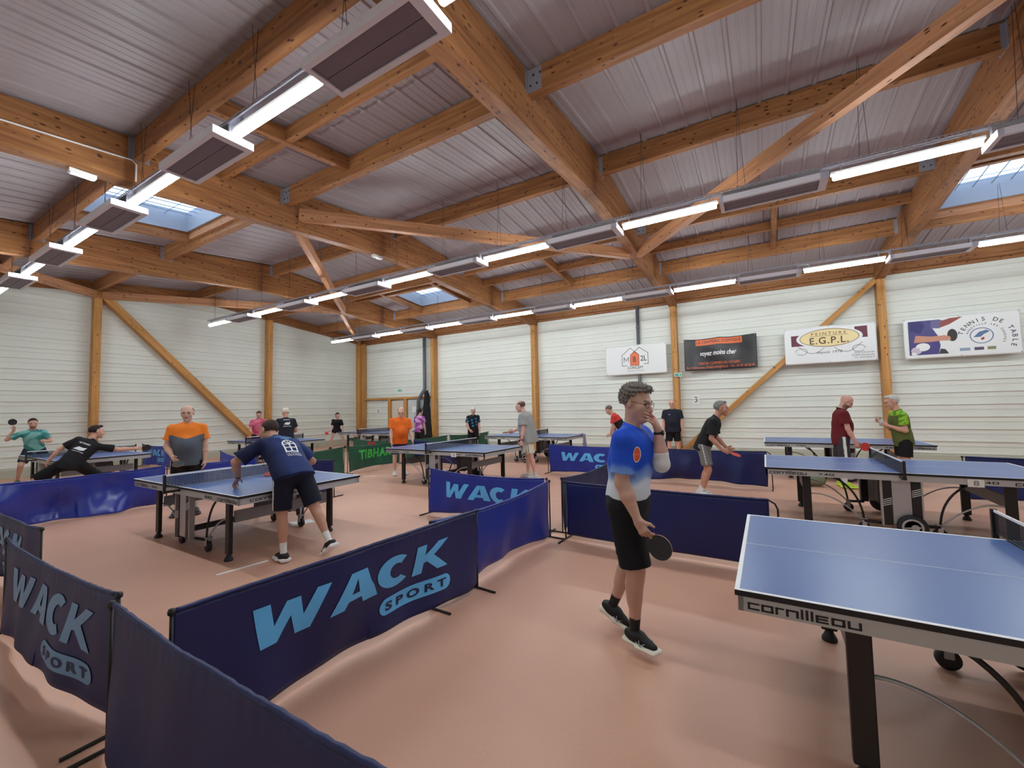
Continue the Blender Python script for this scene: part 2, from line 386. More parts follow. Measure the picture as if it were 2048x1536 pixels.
def make_heater():
    root = empty('ceiling_heater')
    bm = bmesh.new()
    box(bm, (0, -.2, -.03), (1.25, -.155, .05)); box(bm, (0, .155, -.03), (1.25, .2, .05)); box(bm, (0, -.2, -.03), (.05, .2, .05)); box(bm, (1.16, -.2, -.03), (1.25, .2, .05))
    from_bm('frame', bm, M_alu, root)
    bm = bmesh.new(); box(bm, (.05, -.155, -.015), (1.16, -.004, .03)); box(bm, (.05, -.004, -.008), (1.16, .004, .03)); box(bm, (.05, .004, -.015), (1.16, .155, .03)); from_bm('radiant_panel', bm, M_panel, root)
    bm = bmesh.new(); box(bm, (.05, -.155, .03), (1.16, .155, .045)); from_bm('back_plate', bm, M_dark, root)
    for q in (.02, 1.18):
        bm = bmesh.new(); box(bm, (q, -.03, .045), (q + .03, .03, .166)); from_bm('bracket', bm, M_galv, root)
    return root
lamp0 = make_lamp(); heat0 = make_heater(); u1 = u2 = True
bm = bmesh.new(); tube(bm, [(0, 0, 0), (0, 0, 1)], .0028, 5); WIREMESH = bpy.data.meshes.new('hanging_wire'); bm.to_mesh(WIREMESH); bm.free(); WIREMESH.materials.append(M_wire)
def wire(p, q, parent):
    o = bpy.data.objects.new('hanging_wire', WIREMESH); COL.objects.link(o); o.parent = parent
    d = Vector(q) - Vector(p); o.location = p; o.rotation_mode = 'QUATERNION'; o.rotation_quaternion = Vector((0, 0, 1)).rotation_difference(d); o.scale = (1, 1, d.length)
for ri, (y, where) in enumerate(ROWS):
    n_ord = 0
    for k in range(0, 9):
        x = X0 + PITCH * k
        if x + 1.4 > XR or (ri == 0 and k > 6): break
        o = lamp0 if u1 else copy_tree(lamp0); u1 = False
        o.location = (x, y, RZL)
        tag(o, 'lit white tube lamp, %s from the left, row %s' % (ORD[n_ord], where), 'lamp', 'tube lamps in the hanging rows')
        if x + PITCH < XR - .2:
            h = heat0 if u2 else copy_tree(heat0); u2 = False
            h.location = (x + 1.43, y, RZL - .03)
            tag(h, 'radiant heater right of the %s lamp in the row %s' % (ORD[n_ord], where), 'heater', 'radiant heaters in the hanging rows')
        n_ord += 1
    # perforated tray
    xs, xe = X0 - .05, XR - .6
    bm = bmesh.new(); box(bm, (xs, y - .04, RZL + .137), (xe, y + .04, RZL + .142))
    for s in (-1, 1):
        box(bm, (xs, y + s * .04 - .002, RZL + .137), (xe, y + s * .04 + .002, RZL + .147)); box(bm, (xs, y + s * .04 - .002, RZL + .163), (xe, y + s * .04 + .002, RZL + .175))
        xx = xs
        while xx < xe: box(bm, (xx, y + s * .04 - .002, RZL + .146), (xx + .018, y + s * .04 + .002, RZL + .164)); xx += .055
    tr = from_bm('cable_tray', bm, M_galv); tag(tr, 'long perforated grey cable tray carrying the lamp row %s' % where, 'cable tray')
    xx = X0 + .3
    while xx < XR - .7:
        wire((xx, y, RZL + .14), (xx + .04, y + .03, deck_z(y) - .0), tr); wire((xx + .1, y, RZL + .14), (xx + .04, y - .03, deck_z(y) - .0), tr); xx += 1.36

# ------------------------------------------------------------------ lettering (2-D meshes in a unit frame, later laid on a surface)
def curve_mesh(polys, name='g'):
    cu = bpy.data.curves.new(name, 'CURVE'); cu.dimensions = '2D'; cu.fill_mode = 'BOTH'
    for P in polys:
        sp = cu.splines.new('POLY'); sp.points.add(len(P) - 1); sp.use_cyclic_u = True
        for i, (x, y) in enumerate(P): sp.points[i].co = (x, y, 0, 1)
    o = bpy.data.objects.new(name, cu); me = bpy.data.meshes.new_from_object(o)
    v = [tuple(q.co[:2]) for q in me.vertices]; f = [tuple(p.vertices) for p in me.polygons]
    bpy.data.objects.remove(o); bpy.data.curves.remove(cu); bpy.data.meshes.remove(me)
    return v, f
_TXT = {}
def text_mesh(s, bold=0.0, shear=0.0, space=1.0):
    key = (s, bold, shear, space)
    if key in _TXT: return _TXT[key]
    cu = bpy.data.curves.new('t', 'FONT'); cu.body = s; cu.resolution_u = 3; cu.offset = bold; cu.shear = shear; cu.space_character = space; cu.align_x = 'LEFT'
    o = bpy.data.objects.new('t', cu); me = bpy.data.meshes.new_from_object(o)
    v = [tuple(q.co[:2]) for q in me.vertices]; f = [tuple(p.vertices) for p in me.polygons]
    bpy.data.objects.remove(o); bpy.data.curves.remove(cu); bpy.data.meshes.remove(me)
    _TXT[key] = (v, f); return v, f
def fit(vf, x0, y0, x1, y1):
    v, f = vf; xs = [p[0] for p in v]; ys = [p[1] for p in v]; a, b, c, d = min(xs), max(xs), min(ys), max(ys)
    return [(x0 + (x - a) / (b - a) * (x1 - x0), y0 + (y - c) / (d - c) * (y1 - y0)) for x, y in v], f
def merge(*L):
    V = []; F = []
    for v, f in L:
        k = len(V); V += list(v); F += [tuple(i + k for i in q) for q in f]
    return V, F
def strokes(paths, t):
    # thick polylines drawn as quads with square joints
    V = []; F = []
    for P in paths:
        for i in range(len(P) - 1):
            a = Vector((P[i][0], P[i][1])); b = Vector((P[i + 1][0], P[i + 1][1])); d = (b - a).normalized(); n = Vector((-d.y, d.x)); e = d * t / 2; k = len(V)
            for q in (a - e - n * t / 2, b + e - n * t / 2, b + e + n * t / 2, a - e + n * t / 2): V.append((q.x, q.y))
            F.append((k, k + 1, k + 2, k + 3))
    return V, F
def ellipse(cx, cy, rx, ry, n=40, a0=0, a1=2 * PI): return [(cx + rx * math.cos(a0 + (a1 - a0) * i / n), cy + ry * math.sin(a0 + (a1 - a0) * i / n)) for i in range(n)]
def ring(cx, cy, rx, ry, t, n=40): return curve_mesh([ellipse(cx, cy, rx, ry, n), ellipse(cx, cy, rx - t, ry - t, n)])
def rect(x0, y0, x1, y1): return ([(x0, y0), (x1, y0), (x1, y1), (x0, y1)], [(0, 1, 2, 3)])
def poly(P): return (P, [tuple(range(len(P)))])
def sub2d(vf, step):
    # cut a 2-D mesh into strips so that it follows a folded surface
    v, f = vf; bm = bmesh.new(); bv = [bm.verts.new((x, y, 0)) for x, y in v]
    for q in f:
        try: bm.faces.new([bv[i] for i in q])
        except ValueError: pass
    xs = [p[0] for p in v]; ys = [p[1] for p in v]
    for lo, hi, ax in ((min(xs), max(xs), 0), (min(ys), max(ys), 1)):
        k = math.ceil(lo / step) * step
        while k < hi:
            no = (1, 0, 0) if ax == 0 else (0, 1, 0); co = (k, 0, 0) if ax == 0 else (0, k, 0)
            bmesh.ops.bisect_plane(bm, geom=bm.verts[:] + bm.edges[:] + bm.faces[:], plane_co=co, plane_no=no); k += step
    bm.verts.index_update(); V = [(p.co.x, p.co.y) for p in bm.verts]; F = [tuple(q.index for q in fc.verts) for fc in bm.faces]; bm.free(); return V, F
def lay(name, vf, fn, m, parent, step=None):
    # fn maps (x, y) -> 3-D point
    if step: vf = sub2d(vf, step)
    v, f = vf
    return link_mesh(name, [fn(x, y) for x, y in v], f, m, parent)

def glyph_wack():
    W = [(0, 1), (.20, 1), (.245, .42), (.40, .93), (.58, .93), (.615, .42), (.80, 1), (1.0, 1), (.70, 0), (.50, 0), (.455, .52), (.27, 0), (.07, 0)]
    A = [[(.97, 0), (1.32, 1), (1.60, 1), (1.78, 0), (1.53, 0), (1.50, .19), (1.27, .19), (1.20, 0)], [(1.325, .37), (1.465, .37), (1.43, .78)]]
    C = []
    for i in range(21):
        a = PI * (.28 + 1.46 * i / 20); C.append((2.17 + .38 * math.cos(a), .5 + .52 * math.sin(a)))
    for i in range(20, -1, -1):
        a = PI * (.30 + 1.40 * i / 20); C.append((2.20 + .15 * math.cos(a), .5 + .25 * math.sin(a)))
    K = [(2.52, 0), (2.62, 1), (2.83, 1), (2.79, .62), (3.10, 1), (3.36, 1), (2.98, .55), (3.30, 0), (3.05, 0), (2.83, .38), (2.76, .36), (2.72, 0)]
    C = [(x * .96 + .06, y) for x, y in C]
    v, f = curve_mesh([W, A[0], A[1], C, K])
    return [(x / 3.36, y) for x, y in v], f
def glyph_techno(word):
    # wide rounded-square lettering of the table maker, unit height, returns paths
    G = {'c': [[(.8, 0), (0, 0), (0, .7), (.8, .7)]], 'o': [[(0, 0), (.8, 0), (.8, .7), (0, .7), (0, 0)]], 'r': [[(0, 0), (0, .7), (.5, .7)]], 'n': [[(0, 0), (0, .7), (.8, .7), (.8, 0)]],
         'i': [[(0, 0), (0, .7)], [(0, .93), (0, 1)]], 'l': [[(0, 0), (0, 1)]], 'e': [[(.75, 0), (0, 0), (0, .7), (.75, .7)], [(0, .36), (.7, .36)]], 'a': [[(.8, 0), (0, 0), (0, .7), (.8, .7), (.8, 0)]],
         'u': [[(0, .7), (0, 0), (.8, 0), (.8, .7)]], '7': [[(0, .8), (.75, .8), (.2, 0)]], '4': [[(.6, 0), (.6, .8), (0, .25), (.85, .25)]], '0': [[(0, 0), (.8, 0), (.8, .8), (0, .8), (0, 0)]], '6': [[(.8, .8), (0, .8), (0, 0), (.8, 0), (.8, .4), (0, .4)]], ' ': []}
    Wd = {'i': .38, 'l': .38, 'r': .86, ' ': .6}; x = 0; P = []
    for ch in word:
        for p in G[ch]: P.append([(x + a, b) for a, b in p])
        x += Wd.get(ch, 1.17)
    return strokes(P, .22)
GW = glyph_wack()

# ------------------------------------------------------------------ court barriers
M_shiny = mat('barrier_shiny_blue', (40, 56, 158), rough=.28, noise=.08, nscale=3, spec=.6)
M_navy = mat('barrier_navy_cloth', (16, 30, 90), rough=.4, noise=.10, nscale=3, spec=.5)
M_indigo = mat('barrier_blue_cloth', (34, 52, 150), rough=.4, noise=.08, nscale=3, spec=.5)
M_dnavy = mat('barrier_dark_cloth', (12, 28, 82), rough=.55, noise=.1, nscale=3)
M_green = mat('barrier_green_cloth', (28, 84, 64), rough=.45, noise=.15, nscale=4)
M_lb = mat('print_light_blue', (100, 188, 250), rough=.5)
M_lb2 = mat('print_dull_blue', (104, 146, 186), rough=.5)
M_lg = mat('print_green', (64, 186, 84), rough=.5)
M_redp = mat('print_red', (196, 34, 48), rough=.5)
M_navp = mat('print_navy', (20, 28, 74), rough=.5)
def barrier(p0, p1, cloth, label, seed=0, sag=.03, fold=.02, text=None, flip=1, h=.69, tcol=None, tspan=None, group=None, hook=False, hemc=0.05, bot=.03, gap=.03, feet=(True, True), curve=0):
    # p0 -> p1 with the printed face on the right-hand side seen from above when walking p0->p1 reversed by flip
    p0 = Vector((p0[0], p0[1], 0)); p1 = Vector((p1[0], p1[1], 0)); L = (p1 - p0).length; d = (p1 - p0) / L; n = Vector((d.y, -d.x, 0)) * flip
    root = empty('court_barrier', p0); root.rotation_euler.z = math.atan2(d.y, d.x)
    tag(root, label, 'barrier', group)
    rnd = random.Random(seed); ph = [rnd.uniform(0, 6.28) for _ in range(6)]
    nl = Vector((0, -1, 0)) * flip
    def S(x, z, off=0.0):
        # x along 0..L, z height 0..h at rest
        u = x / L; t = 1 - z / h; b = 4 * u * (1 - u)
        top = h - sag * b; botz = bot + hemc * b
        zz = top + (botz - top) * t
        g = fold * (.25 + 1.1 * t)
        y = g * (math.sin(u * 9 + ph[0] + t * 2.6) + .7 * math.sin(u * 17 + ph[1] - t * 3.5) + .45 * math.sin(u * 31 + ph[2] + t * 2)) * .5 + fold * .7 * math.sin(t * 4.5 + ph[3] + u * 5) * b * t
        y += .0016 * math.sin(u * 210 + ph[4] + 2 * math.sin(u * 40)) * max(0, 1 - t * 4)
        y += curve * b * t
        xx = x + .012 * math.sin(t * 5 + ph[5]) * t * (1 if u < .5 else -1)
        q = Vector((xx, y, zz)); return q + nl * off
    nx, nz = 110, 20; V = []; F = []
    x0, x1 = gap, L - gap
    for i in range(nx + 1):
        for j in range(nz + 1): V.append(S(x0 + (x1 - x0) * i / nx, h * j / nz))
    for i in range(nx):
        for j in range(nz): a = i * (nz + 1) + j; F.append((a, a + nz + 1, a + nz + 2, a + 1))
    c = link_mesh('cloth', V, F, cloth, root, True); so = c.modifiers.new('thickness', 'SOLIDIFY'); so.thickness = .003; so.offset = 0
    # sleeve along the top with gathered fabric
    pts = [S(x0 + (x1 - x0) * i / 60, h) + Vector((0, 0, .004)) for i in range(61)]
    bm = bmesh.new(); tube(bm, pts, [.012 + .0010 * math.sin(i * 2.3 + seed) for i in range(61)], 8); from_bm('sleeve', bm, cloth, root, True)
    for k, x in enumerate((0.0, L)):
        if not feet[k]: continue
        bm = bmesh.new(); s = 1 if k == 0 else -1
        if hook and k == 1:
            tube(bm, [(x - .16, 0, h), (x - .03, 0, h), (x + .02, 0, h - .03), (x + .04, 0, h - .08), (x + .04, 0, .012)], .009, 8); fx = x + .04
        else:
            tube(bm, [(x, 0, .012), (x, 0, h + .005)], .009, 8); lathe(bm, (x, 0, h - .01), (0, 0, 1), [(.016, 0), (.018, .012), (.014, .026), (.004, .03)], 10); fx = x
        from_bm('pole', bm, M_black, root, True)
        bm = bmesh.new(); tube(bm, [(fx, -.2, .01), (fx, .2, .01)], .0095, 8); from_bm('foot_bar', bm, M_black, root, True)
    def place(vf, m, nm='lettering', off=.006, step=.04):
        def fn(x, z):
            X = x if flip > 0 else L - x
            return S(X, z, off)
        o = lay(nm, vf, fn, m, c, step); return o
    if text == 'WACK':
        a, b, z0, z1 = tspan or (.40, L - .42, .33, .58)
        place(fit(GW, a, z0, b, z1), tcol or M_lb, 'wack_lettering')
        pl = a + (b - a) * .55; pz0, pz1 = z0 - .19, z0 - .065; r = (pz1 - pz0) / 2
        P = [(b - r + r * math.cos(t), pz0 + r + r * math.sin(t)) for t in [-PI / 2 + PI * i / 10 for i in range(11)]] + [(pl + r + r * math.cos(t), pz0 + r + r * math.sin(t)) for t in [PI / 2 + PI * i / 10 for i in range(11)]]
        place(curve_mesh([P]), tcol or M_lb, 'sport_badge')
        place(fit(text_mesh('SPORT', .03, 0, 1.5), pl + .05, pz0 + .03, b - .05, pz1 - .03), M_navp, 'sport_lettering', .010)
    elif text == 'TIBHAR':
        place(fit(text_mesh('TIBHAR', .045, .0, 1.12), .38, .28, L - .4, .58), M_lg, 'tibhar_lettering')
    elif text == 'N':
        place(rect(1.0, .33, 1.5, .66), M_redp, 'red_patch'); place(fit(text_mesh('N', .07), 1.13, .38, 1.38, .62), M_green, 'patch_letter', .010)
    return root
barrier((-2.45, .93), (-2.30, 3.18), M_navy, 'navy barrier with large WACK SPORT print, running away in the foreground', 1, text='WACK', flip=1, sag=.0, fold=.03, hemc=.03, tspan=(.36, 1.88, .31, .55), gap=.0)
barrier((-2.40, 2.68), (-2.36, 4.82), M_indigo, 'plain blue barrier behind the end of the foreground WACK barrier', 2, sag=.05, fold=.03)
barrier((-2.30, 5.06), (-2.28, 7.33), M_dnavy, 'plain dark barrier running on behind the man in the blue and white shirt', 3, sag=.06, fold=.02, flip=1)
barrier((-4.58, 5.08), (-2.46, 4.95), M_indigo, 'blue WACK barrier left of the T-shaped barrier corner, before the middle table', 4, text='WACK', sag=.05, fold=.04, tspan=(.38, 1.92, .27, .54), curve=-.03)
barrier((-2.16, 4.84), (.02, 4.74), M_navy, 'plain navy barrier with bent end rod, behind the man in blue and white', 5, sag=.01, fold=.008, hook=True, hemc=0, bot=.06)
barrier((-4.62, 9.42), (-2.34, 9.36), M_indigo, 'blue WACK barrier on the far court, left of the man in blue and white', 6, text='WACK', sag=.03, fold=.03, tspan=(.36, 1.92, .29, .53))
barrier((-2.26, 9.36), (.02, 9.28), M_navy, 'creased plain navy barrier behind the man in black tee and grey shorts', 7, sag=.02, fold=.085, hook=True)
barrier((-2.82, .82), (-.50, .80), M_dnavy, 'dark plain barrier nearest the camera at the bottom edge', 8, sag=.02, fold=.03, hemc=.02, curve=-.05)
barrier((-5.02, .84), (-2.93, .88), M_dnavy, 'dark crumpled WACK SPORT barrier at the left foreground', 9, text='WACK', tcol=M_lb2, sag=.04, fold=.022, tspan=(.32, 1.82, .30, .56), curve=-.06)
barrier((-7.40, 1.02), (-5.22, 1.06), M_dnavy, 'dark WACK barrier cut by the left edge, beyond the crumpled one', 10, text='WACK', tcol=M_lb2, sag=.02, fold=.06)
barrier((-9.46, 1.15), (-9.38, 3.44), M_shiny, 'shiny creased blue barrier running to the left edge behind the left table', 11, sag=.03, fold=.11, hemc=.0)
barrier((-9.37, 3.56), (-9.26, 4.96), M_shiny, 'shiny blue barrier directly behind the man in orange and grey polo', 12, sag=.03, fold=.05, hemc=.02)
barrier((-11.60, 5.34), (-9.42, 5.08), mat('barrier_bright_blue', (38, 62, 170), rough=.4), 'bright blue barrier before the far left table, sagging at top', 13, sag=.09, fold=.03)
barrier((-8.98, 5.14), (-7.05, 5.20), M_navy, 'plain navy barrier behind the bending man in the navy shirt', 14, sag=.03, fold=.02)
barrier((-9.08, 5.30), (-9.34, 7.18), M_green, 'plain green barrier left of the green TIBHAR barrier', 15, sag=.03, fold=.04)
barrier((-9.32, 7.27), (-9.58, 9.35), M_green, 'green barrier with bright green TIBHAR print', 16, text='TIBHAR', sag=.04, fold=.03)
barrier((-12.0, 9.60), (-9.85, 9.12), M_green, 'green barrier with a red patch, behind the TIBHAR one', 17, text='N', sag=.05, fold=.02)
barrier((-9.45, 9.42), (-9.60, 11.62), M_green, 'green barrier right of the orange polo man, far side', 18, sag=.03, fold=.02)
barrier((-9.58, 11.70), (-9.30, 13.75), M_green, 'farthest green barrier, behind the man in black and blue shirt', 19, sag=.05, fold=.02)
barrier((-9.20, 9.52), (-7.10, 9.38), M_navy, 'plain navy barrier behind the middle table', 20, sag=.03, fold=.02)
barrier((-17.2, 5.64), (-15.3, 5.72), mat('barrier_bright_blue', (38, 62, 170)), 'bright blue WACK barrier behind the far left table beside the orange and grey polo man', 21, text='WACK', sag=.05, fold=.03)
barrier((2.64, 9.42), (4.92, 9.30), M_navy, 'plain navy barrier at the right edge behind table 8', 22, sag=.01, fold=.02)

# ------------------------------------------------------------------ table tennis tables
M_top = mat('table_top_blue', (78, 108, 170), rough=.32, noise=.03, nscale=2, spec=.5)
M_line = mat('table_line_white', (238, 240, 244), rough=.45)
M_edge = mat('table_edge_black', (14, 16, 24), rough=.5)
M_apron = mat('apron_grey', (186, 187, 188), rough=.42, metal=.2)
M_net = mat('net_mesh_navy', (34, 36, 52), rough=.8)
M_print = mat('print_black', (18, 20, 28), rough=.5)
M_paper = mat('white_paper', (236, 236, 234), rough=.7)
def net_material():
    m = bpy.data.materials.new('net_mesh'); m.use_nodes = True; nt = m.node_tree; N = nt.nodes; L = nt.links
    b = N['Principled BSDF']; b.inputs['Base Color'].default_value = srgb((26, 27, 38)) + (1,); b.inputs['Roughness'].default_value = .8
    tc = N.new('ShaderNodeTexCoord'); sp = N.new('ShaderNodeSeparateXYZ'); L.new(tc.outputs['Object'], sp.inputs[0])
    outs = []
    for ax in ('Y', 'Z'):
        a = N.new('ShaderNodeMath'); a.operation = 'MULTIPLY'; a.inputs[1].default_value = 1 / .0125; L.new(sp.outputs[ax], a.inputs[0])
        f = N.new('ShaderNodeMath'); f.operation = 'FRACT'; L.new(a.outputs[0], f.inputs[0])
        l = N.new('ShaderNodeMath'); l.operation = 'LESS_THAN'; l.inputs[1].default_value = .42; L.new(f.outputs[0], l.inputs[0]); outs.append(l)
    mx = N.new('ShaderNodeMath'); mx.operation = 'MAXIMUM'; L.new(outs[0].outputs[0], mx.inputs[0]); L.new(outs[1].outputs[0], mx.inputs[1])
    L.new(mx.outputs[0], b.inputs['Alpha']); return m
M_netm = net_material()
TL, TW, TH = 2.74, 1.525, .76
def make_table(name_words='cornilleau 740', number=None, net=True, model=True):
    root = empty('table_tennis_table')
    # two half boards
    for s in (0, 1):
        a = 0 if s == 0 else TL / 2 + .004; b = TL / 2 - .004 if s == 0 else TL
        bm = bmesh.new(); box(bm, (a, 0, TH - .025), (b, TW, TH - .0005), 1)
        box(bm, (a + .001, .001, TH - .0006), (b - .001, TW - .001, TH), 0)
        o = from_bm('half_board', bm, [M_top, M_edge], root)
        bm = bmesh.new(); z0, z1 = TH, TH + .0012
        box(bm, (a, 0, z0), (b, .02, z1)); box(bm, (a, TW - .02, z0), (b, TW, z1)); e = (a, a + .02) if s == 0 else (b - .02, b); box(bm, (e[0], 0, z0), (e[1], TW, z1 + .0001))
        box(bm, (a, TW / 2 - .0015, z0), (b, TW / 2 + .0015, z1)); from_bm('white_lines', bm, M_line, o)
        # steel apron under the board
        bm = bmesh.new(); zb = TH - .095; i0 = .012
        x0 = a + (i0 if s == 0 else 0); x1 = b - (i0 if s == 1 else 0)
        box(bm, (x0, i0, zb), (x1, i0 + .022, TH - .025)); box(bm, (x0, TW - i0 - .022, zb), (x1, TW - i0, TH - .025))
        xe = x0 if s == 0 else x1 - .022; box(bm, (xe, i0, zb), (xe + .022, TW - i0, TH - .025)); box(bm, (x0, TW / 2 - .015, TH - .06), (x1, TW / 2 + .015, TH - .025))
        ap = from_bm('apron', bm, M_apron, root)
        # maker's name on both long sides
        gv = glyph_techno(name_words.split()[0]); gn = glyph_techno(name_words.split()[1]); zc = TH - .076
        for side in (0, 1):
            fl = side
            def pl(vf, xa, xb, za, zb2):
                v, f = fit(vf, 0, za, xb - xa, zb2)
                yy = i0 - .0015 if side == 0 else TW - i0 + .0015
                return [((xa + p[0]) if side == 0 else (xb - p[0]), yy, p[1]) for p in v], f
            if s == 0: A = pl(gv, .05, .46, zc - .006, zc + .036); B = pl(gn, .58, .74, zc, zc + .028)
            else: A = pl(gv, TL - .46, TL - .05, zc - .006, zc + .036); B = pl(gn, TL - .74, TL - .58, zc, zc + .028)
            if side == 1: A, B = A, B
            link_mesh('maker_lettering', A[0], A[1], M_print, ap)
            if model: link_mesh('model_number', B[0], B[1], M_print, ap)
        if name_words.endswith('640'):
            v, f = fit(glyph_techno(name_words), 0, zc, .62, zc + .034)
            xx = x0 - .0015 if s == 0 else x1 + .0015
            link_mesh('maker_lettering', [(xx, (.12 + p[0]) if s == 1 else (TW - .12 - p[0]), p[1]) for p in v], f, M_print, ap)
    # legs
    for x in (.46, 2.28):
        for y in (.135, TW - .135):
            bm = bmesh.new(); box(bm, (x - .045, y - .022, .07), (x + .045, y + .022, TH - .095)); o = from_bm('leg', bm, M_black, root)
            bv = o.modifiers.new('b', 'BEVEL'); bv.width = .008; bv.segments = 2
            bm = bmesh.new(); lathe(bm, (x, y, 0), (0, 0, 1), [(.045, 0), (.045, .018), (.03, .045), (.018, .075)], 14); from_bm('adjustable_foot', bm, M_dark, o, True)
        bm = bmesh.new(); box(bm, (x - .012, .188, .40), (x + .012, TW - .188, .53)); from_bm('end_panel', bm, mat('end_panel_grey', (142, 144, 148), rough=.45), root)
    # centre carriage
    for sgn, y in ((1, .07), (-1, TW - .07)):
        cx = TL / 2
        bm = bmesh.new(); box(bm, (cx - .085, y - .02, .16), (cx + .085, y + .02, TH - .03)); from_bm('centre_column', bm, M_silver, root)
        for q in (-1, 1):
            bm = bmesh.new(); box(bm, (cx + q * .13 - .04, y - .028, .14), (cx + q * .13 + .04, y + .028, TH - .03)); c = from_bm('side_column', bm, M_black, root)
            bm = bmesh.new(); box(bm, (cx + q * .18 - .008, y - .03, .13), (cx + q * .18 + .008, y + .03, TH - .03)); from_bm('column_trim', bm, M_silver, c)
            for kk in range(4):
                zz = .36 + .022 * kk + (.12 if q > 0 else 0); bm = bmesh.new(); yy = y - sgn * .0295
                vs = [bm.verts.new(p) for p in ((cx + q * .13 - .04, yy, zz), (cx + q * .13 + .04, yy, zz + .03), (cx + q * .13 + .04, yy, zz + .037), (cx + q * .13 - .04, yy, zz + .007))]; bm.faces.new(vs)
                from_bm('stripe', bm, M_line, c)
            # bent tubes
            xs = cx + q * .34
            bm = bmesh.new(); tube(bm, [(cx + q * .15, y + sgn * .05, .14), (xs, y + sgn * .09, .14)], .018, 8); tube(bm, arc((xs, y + sgn * .09, .13), (cx + q * .62, y + sgn * .09, TH - .11), (-q * .06, 0, .06), 12), .012, 8)
            from_bm('bent_black_tube', bm, M_black, root, True)
            bm = bmesh.new(); tube(bm, arc((xs, y + sgn * .10, .13), (cx + q * .90, y + sgn * .11, .42), (-q * .0, 0, .10), 14), .009, 8); from_bm('bent_silver_tube', bm, M_silver, root, True)
            # caster
            wx, wy = xs, y + sgn * .11
            bm = bmesh.new(); lathe(bm, (wx, wy - .022, .06), (0, 1, 0), [(.04, 0), (.06, .004), (.06, .04), (.04, .044)], 20); w = from_bm('wheel', bm, M_dark, root, True)
            bm = bmesh.new(); box(bm, (wx - .022, wy - .034, .07), (wx + .022, wy - .026, .16)); box(bm, (wx - .022, wy + .026, .07), (wx + .022, wy + .034, .16)); box(bm, (wx - .03, wy - .034, .15), (wx + .03, wy + .034, .17)); from_bm('wheel_fork', bm, M_silver, w)
        # big wheel cover by the column
        if name_words.endswith('640'): continue
        yo = y - sgn * .055; wc = cx + .07
        bm = bmesh.new(); lathe(bm, (wc, yo + sgn * .022, .142), (0, -sgn, 0), [(.10, 0), (.138, .006), (.142, .03), (.125, .042), (.10, .046)], 28); w = from_bm('big_wheel', bm, M_dark, root, True)
        bm = bmesh.new(); lathe(bm, (wc, yo - sgn * .0245, .142), (0, -sgn, 0), [(.098, 0), (.098, .004), (.078, .004), (.076, 0)], 24); from_bm('hub_ring', bm, M_silver, w, True)
        bm = bmesh.new(); lathe(bm, (wc + .02, yo - sgn * .0245, .142), (0, -sgn, 0), [(.036, 0), (.036, .006), (.012, .007)], 16); obox(bm, (wc - .075, yo - sgn * .027, .13), (wc + .09, yo - sgn * .027, .155), .008, .014); from_bm('hub', bm, M_silver, w)
    bm = bmesh.new(); box(bm, (TL / 2 - .03, .10, .20), (TL / 2 + .03, TW - .10, .26)); from_bm('cross_bar', bm, M_black, root)
    bm = bmesh.new(); box(bm, (TL / 2 - .06, .95, .22), (TL / 2 + .06, 1.22, .665)); from_bm('centre_box', bm, mat('centre_box_grey', (84, 82, 88), rough=.5), root)
    # net
    if net:
        cx = TL / 2; y0, y1 = -.14, TW + .14
        bm = bmesh.new(); box(bm, (cx - .0008, y0, TH + .006), (cx + .0008, y1, TH + .14)); nt = from_bm('net', bm, M_netm, root)
        bm = bmesh.new(); box(bm, (cx - .004, y0, TH + .137), (cx + .004, y1, TH + .1525)); from_bm('white_tape', bm, M_line, nt)
        bm = bmesh.new(); tube(bm, [(cx, y0, TH + .006), (cx, y1, TH + .006)], .002, 5); from_bm('bottom_cord', bm, M_print, nt)
        for y in (y0, y1):
            s = 1 if y < 0 else -1
            bm = bmesh.new(); box(bm, (cx - .014, y - .012, TH - .06), (cx + .014, y + .012, TH + .155)); box(bm, (cx - .02, min(y, y + s * .2), TH - .055), (cx + .02, max(y, y + s * .2), TH - .03)); from_bm('net_post', bm, M_black, root)
    if number:
        bm = bmesh.new(); xx = TL * .70; box(bm, (xx, .003, TH - .115), (xx + .13, .008, TH - .03)); c = from_bm('number_card', bm, M_paper, root)
        v, f = fit(text_mesh(number, .01), xx + .045, TH - .1, xx + .09, TH - .045); link_mesh('number_lettering', [(p[0], .002, p[1]) for p in v], f, mat('print_grey', (120, 120, 124)), c)
    return root
T8 = make_table(number='8')
T9 = make_table(number='9')
T640 = make_table('cornilleau 640')
for ch in list(T640.children):
    pass
def place_table(o, x, y, rz, label): o.location = (x, y, 0); o.rotation_euler.z = rz; tag(o, label, 'table', 'table tennis tables'); return o
T0 = make_table(); TNEAR = make_table(model=False)
place_table(TNEAR, -.16, 2.245, -.004, 'nearest blue table at the right edge, maker name on its grey side')
place_table(T8, -.04, 6.60, .0, 'blue table with card number 8, right, its net seen end on')
place_table(T0, -.05, 10.70, .0, 'blue table farthest right, near the banner wall')
place_table(T640, -7.44, 2.35, -.005, 'left blue table where the man in navy bends over')
place_table(T9, -7.43, 6.78, .0, 'middle blue table between the orange polo man and the grey tee man')
place_table(copy_tree(T0), -7.50, 10.85, .0, 'far middle blue table with a towel hanging from its corner')
place_table(copy_tree(T0), -14.72, 2.58, .0, 'far left blue table between the teal and black shirt players')
place_table(copy_tree(T0), -14.60, 6.90, .0, 'far blue table behind the bending man, before the diagonal brace')
place_table(copy_tree(T0), -14.90, 11.15, .0, 'farthest blue table beside the girl in black')

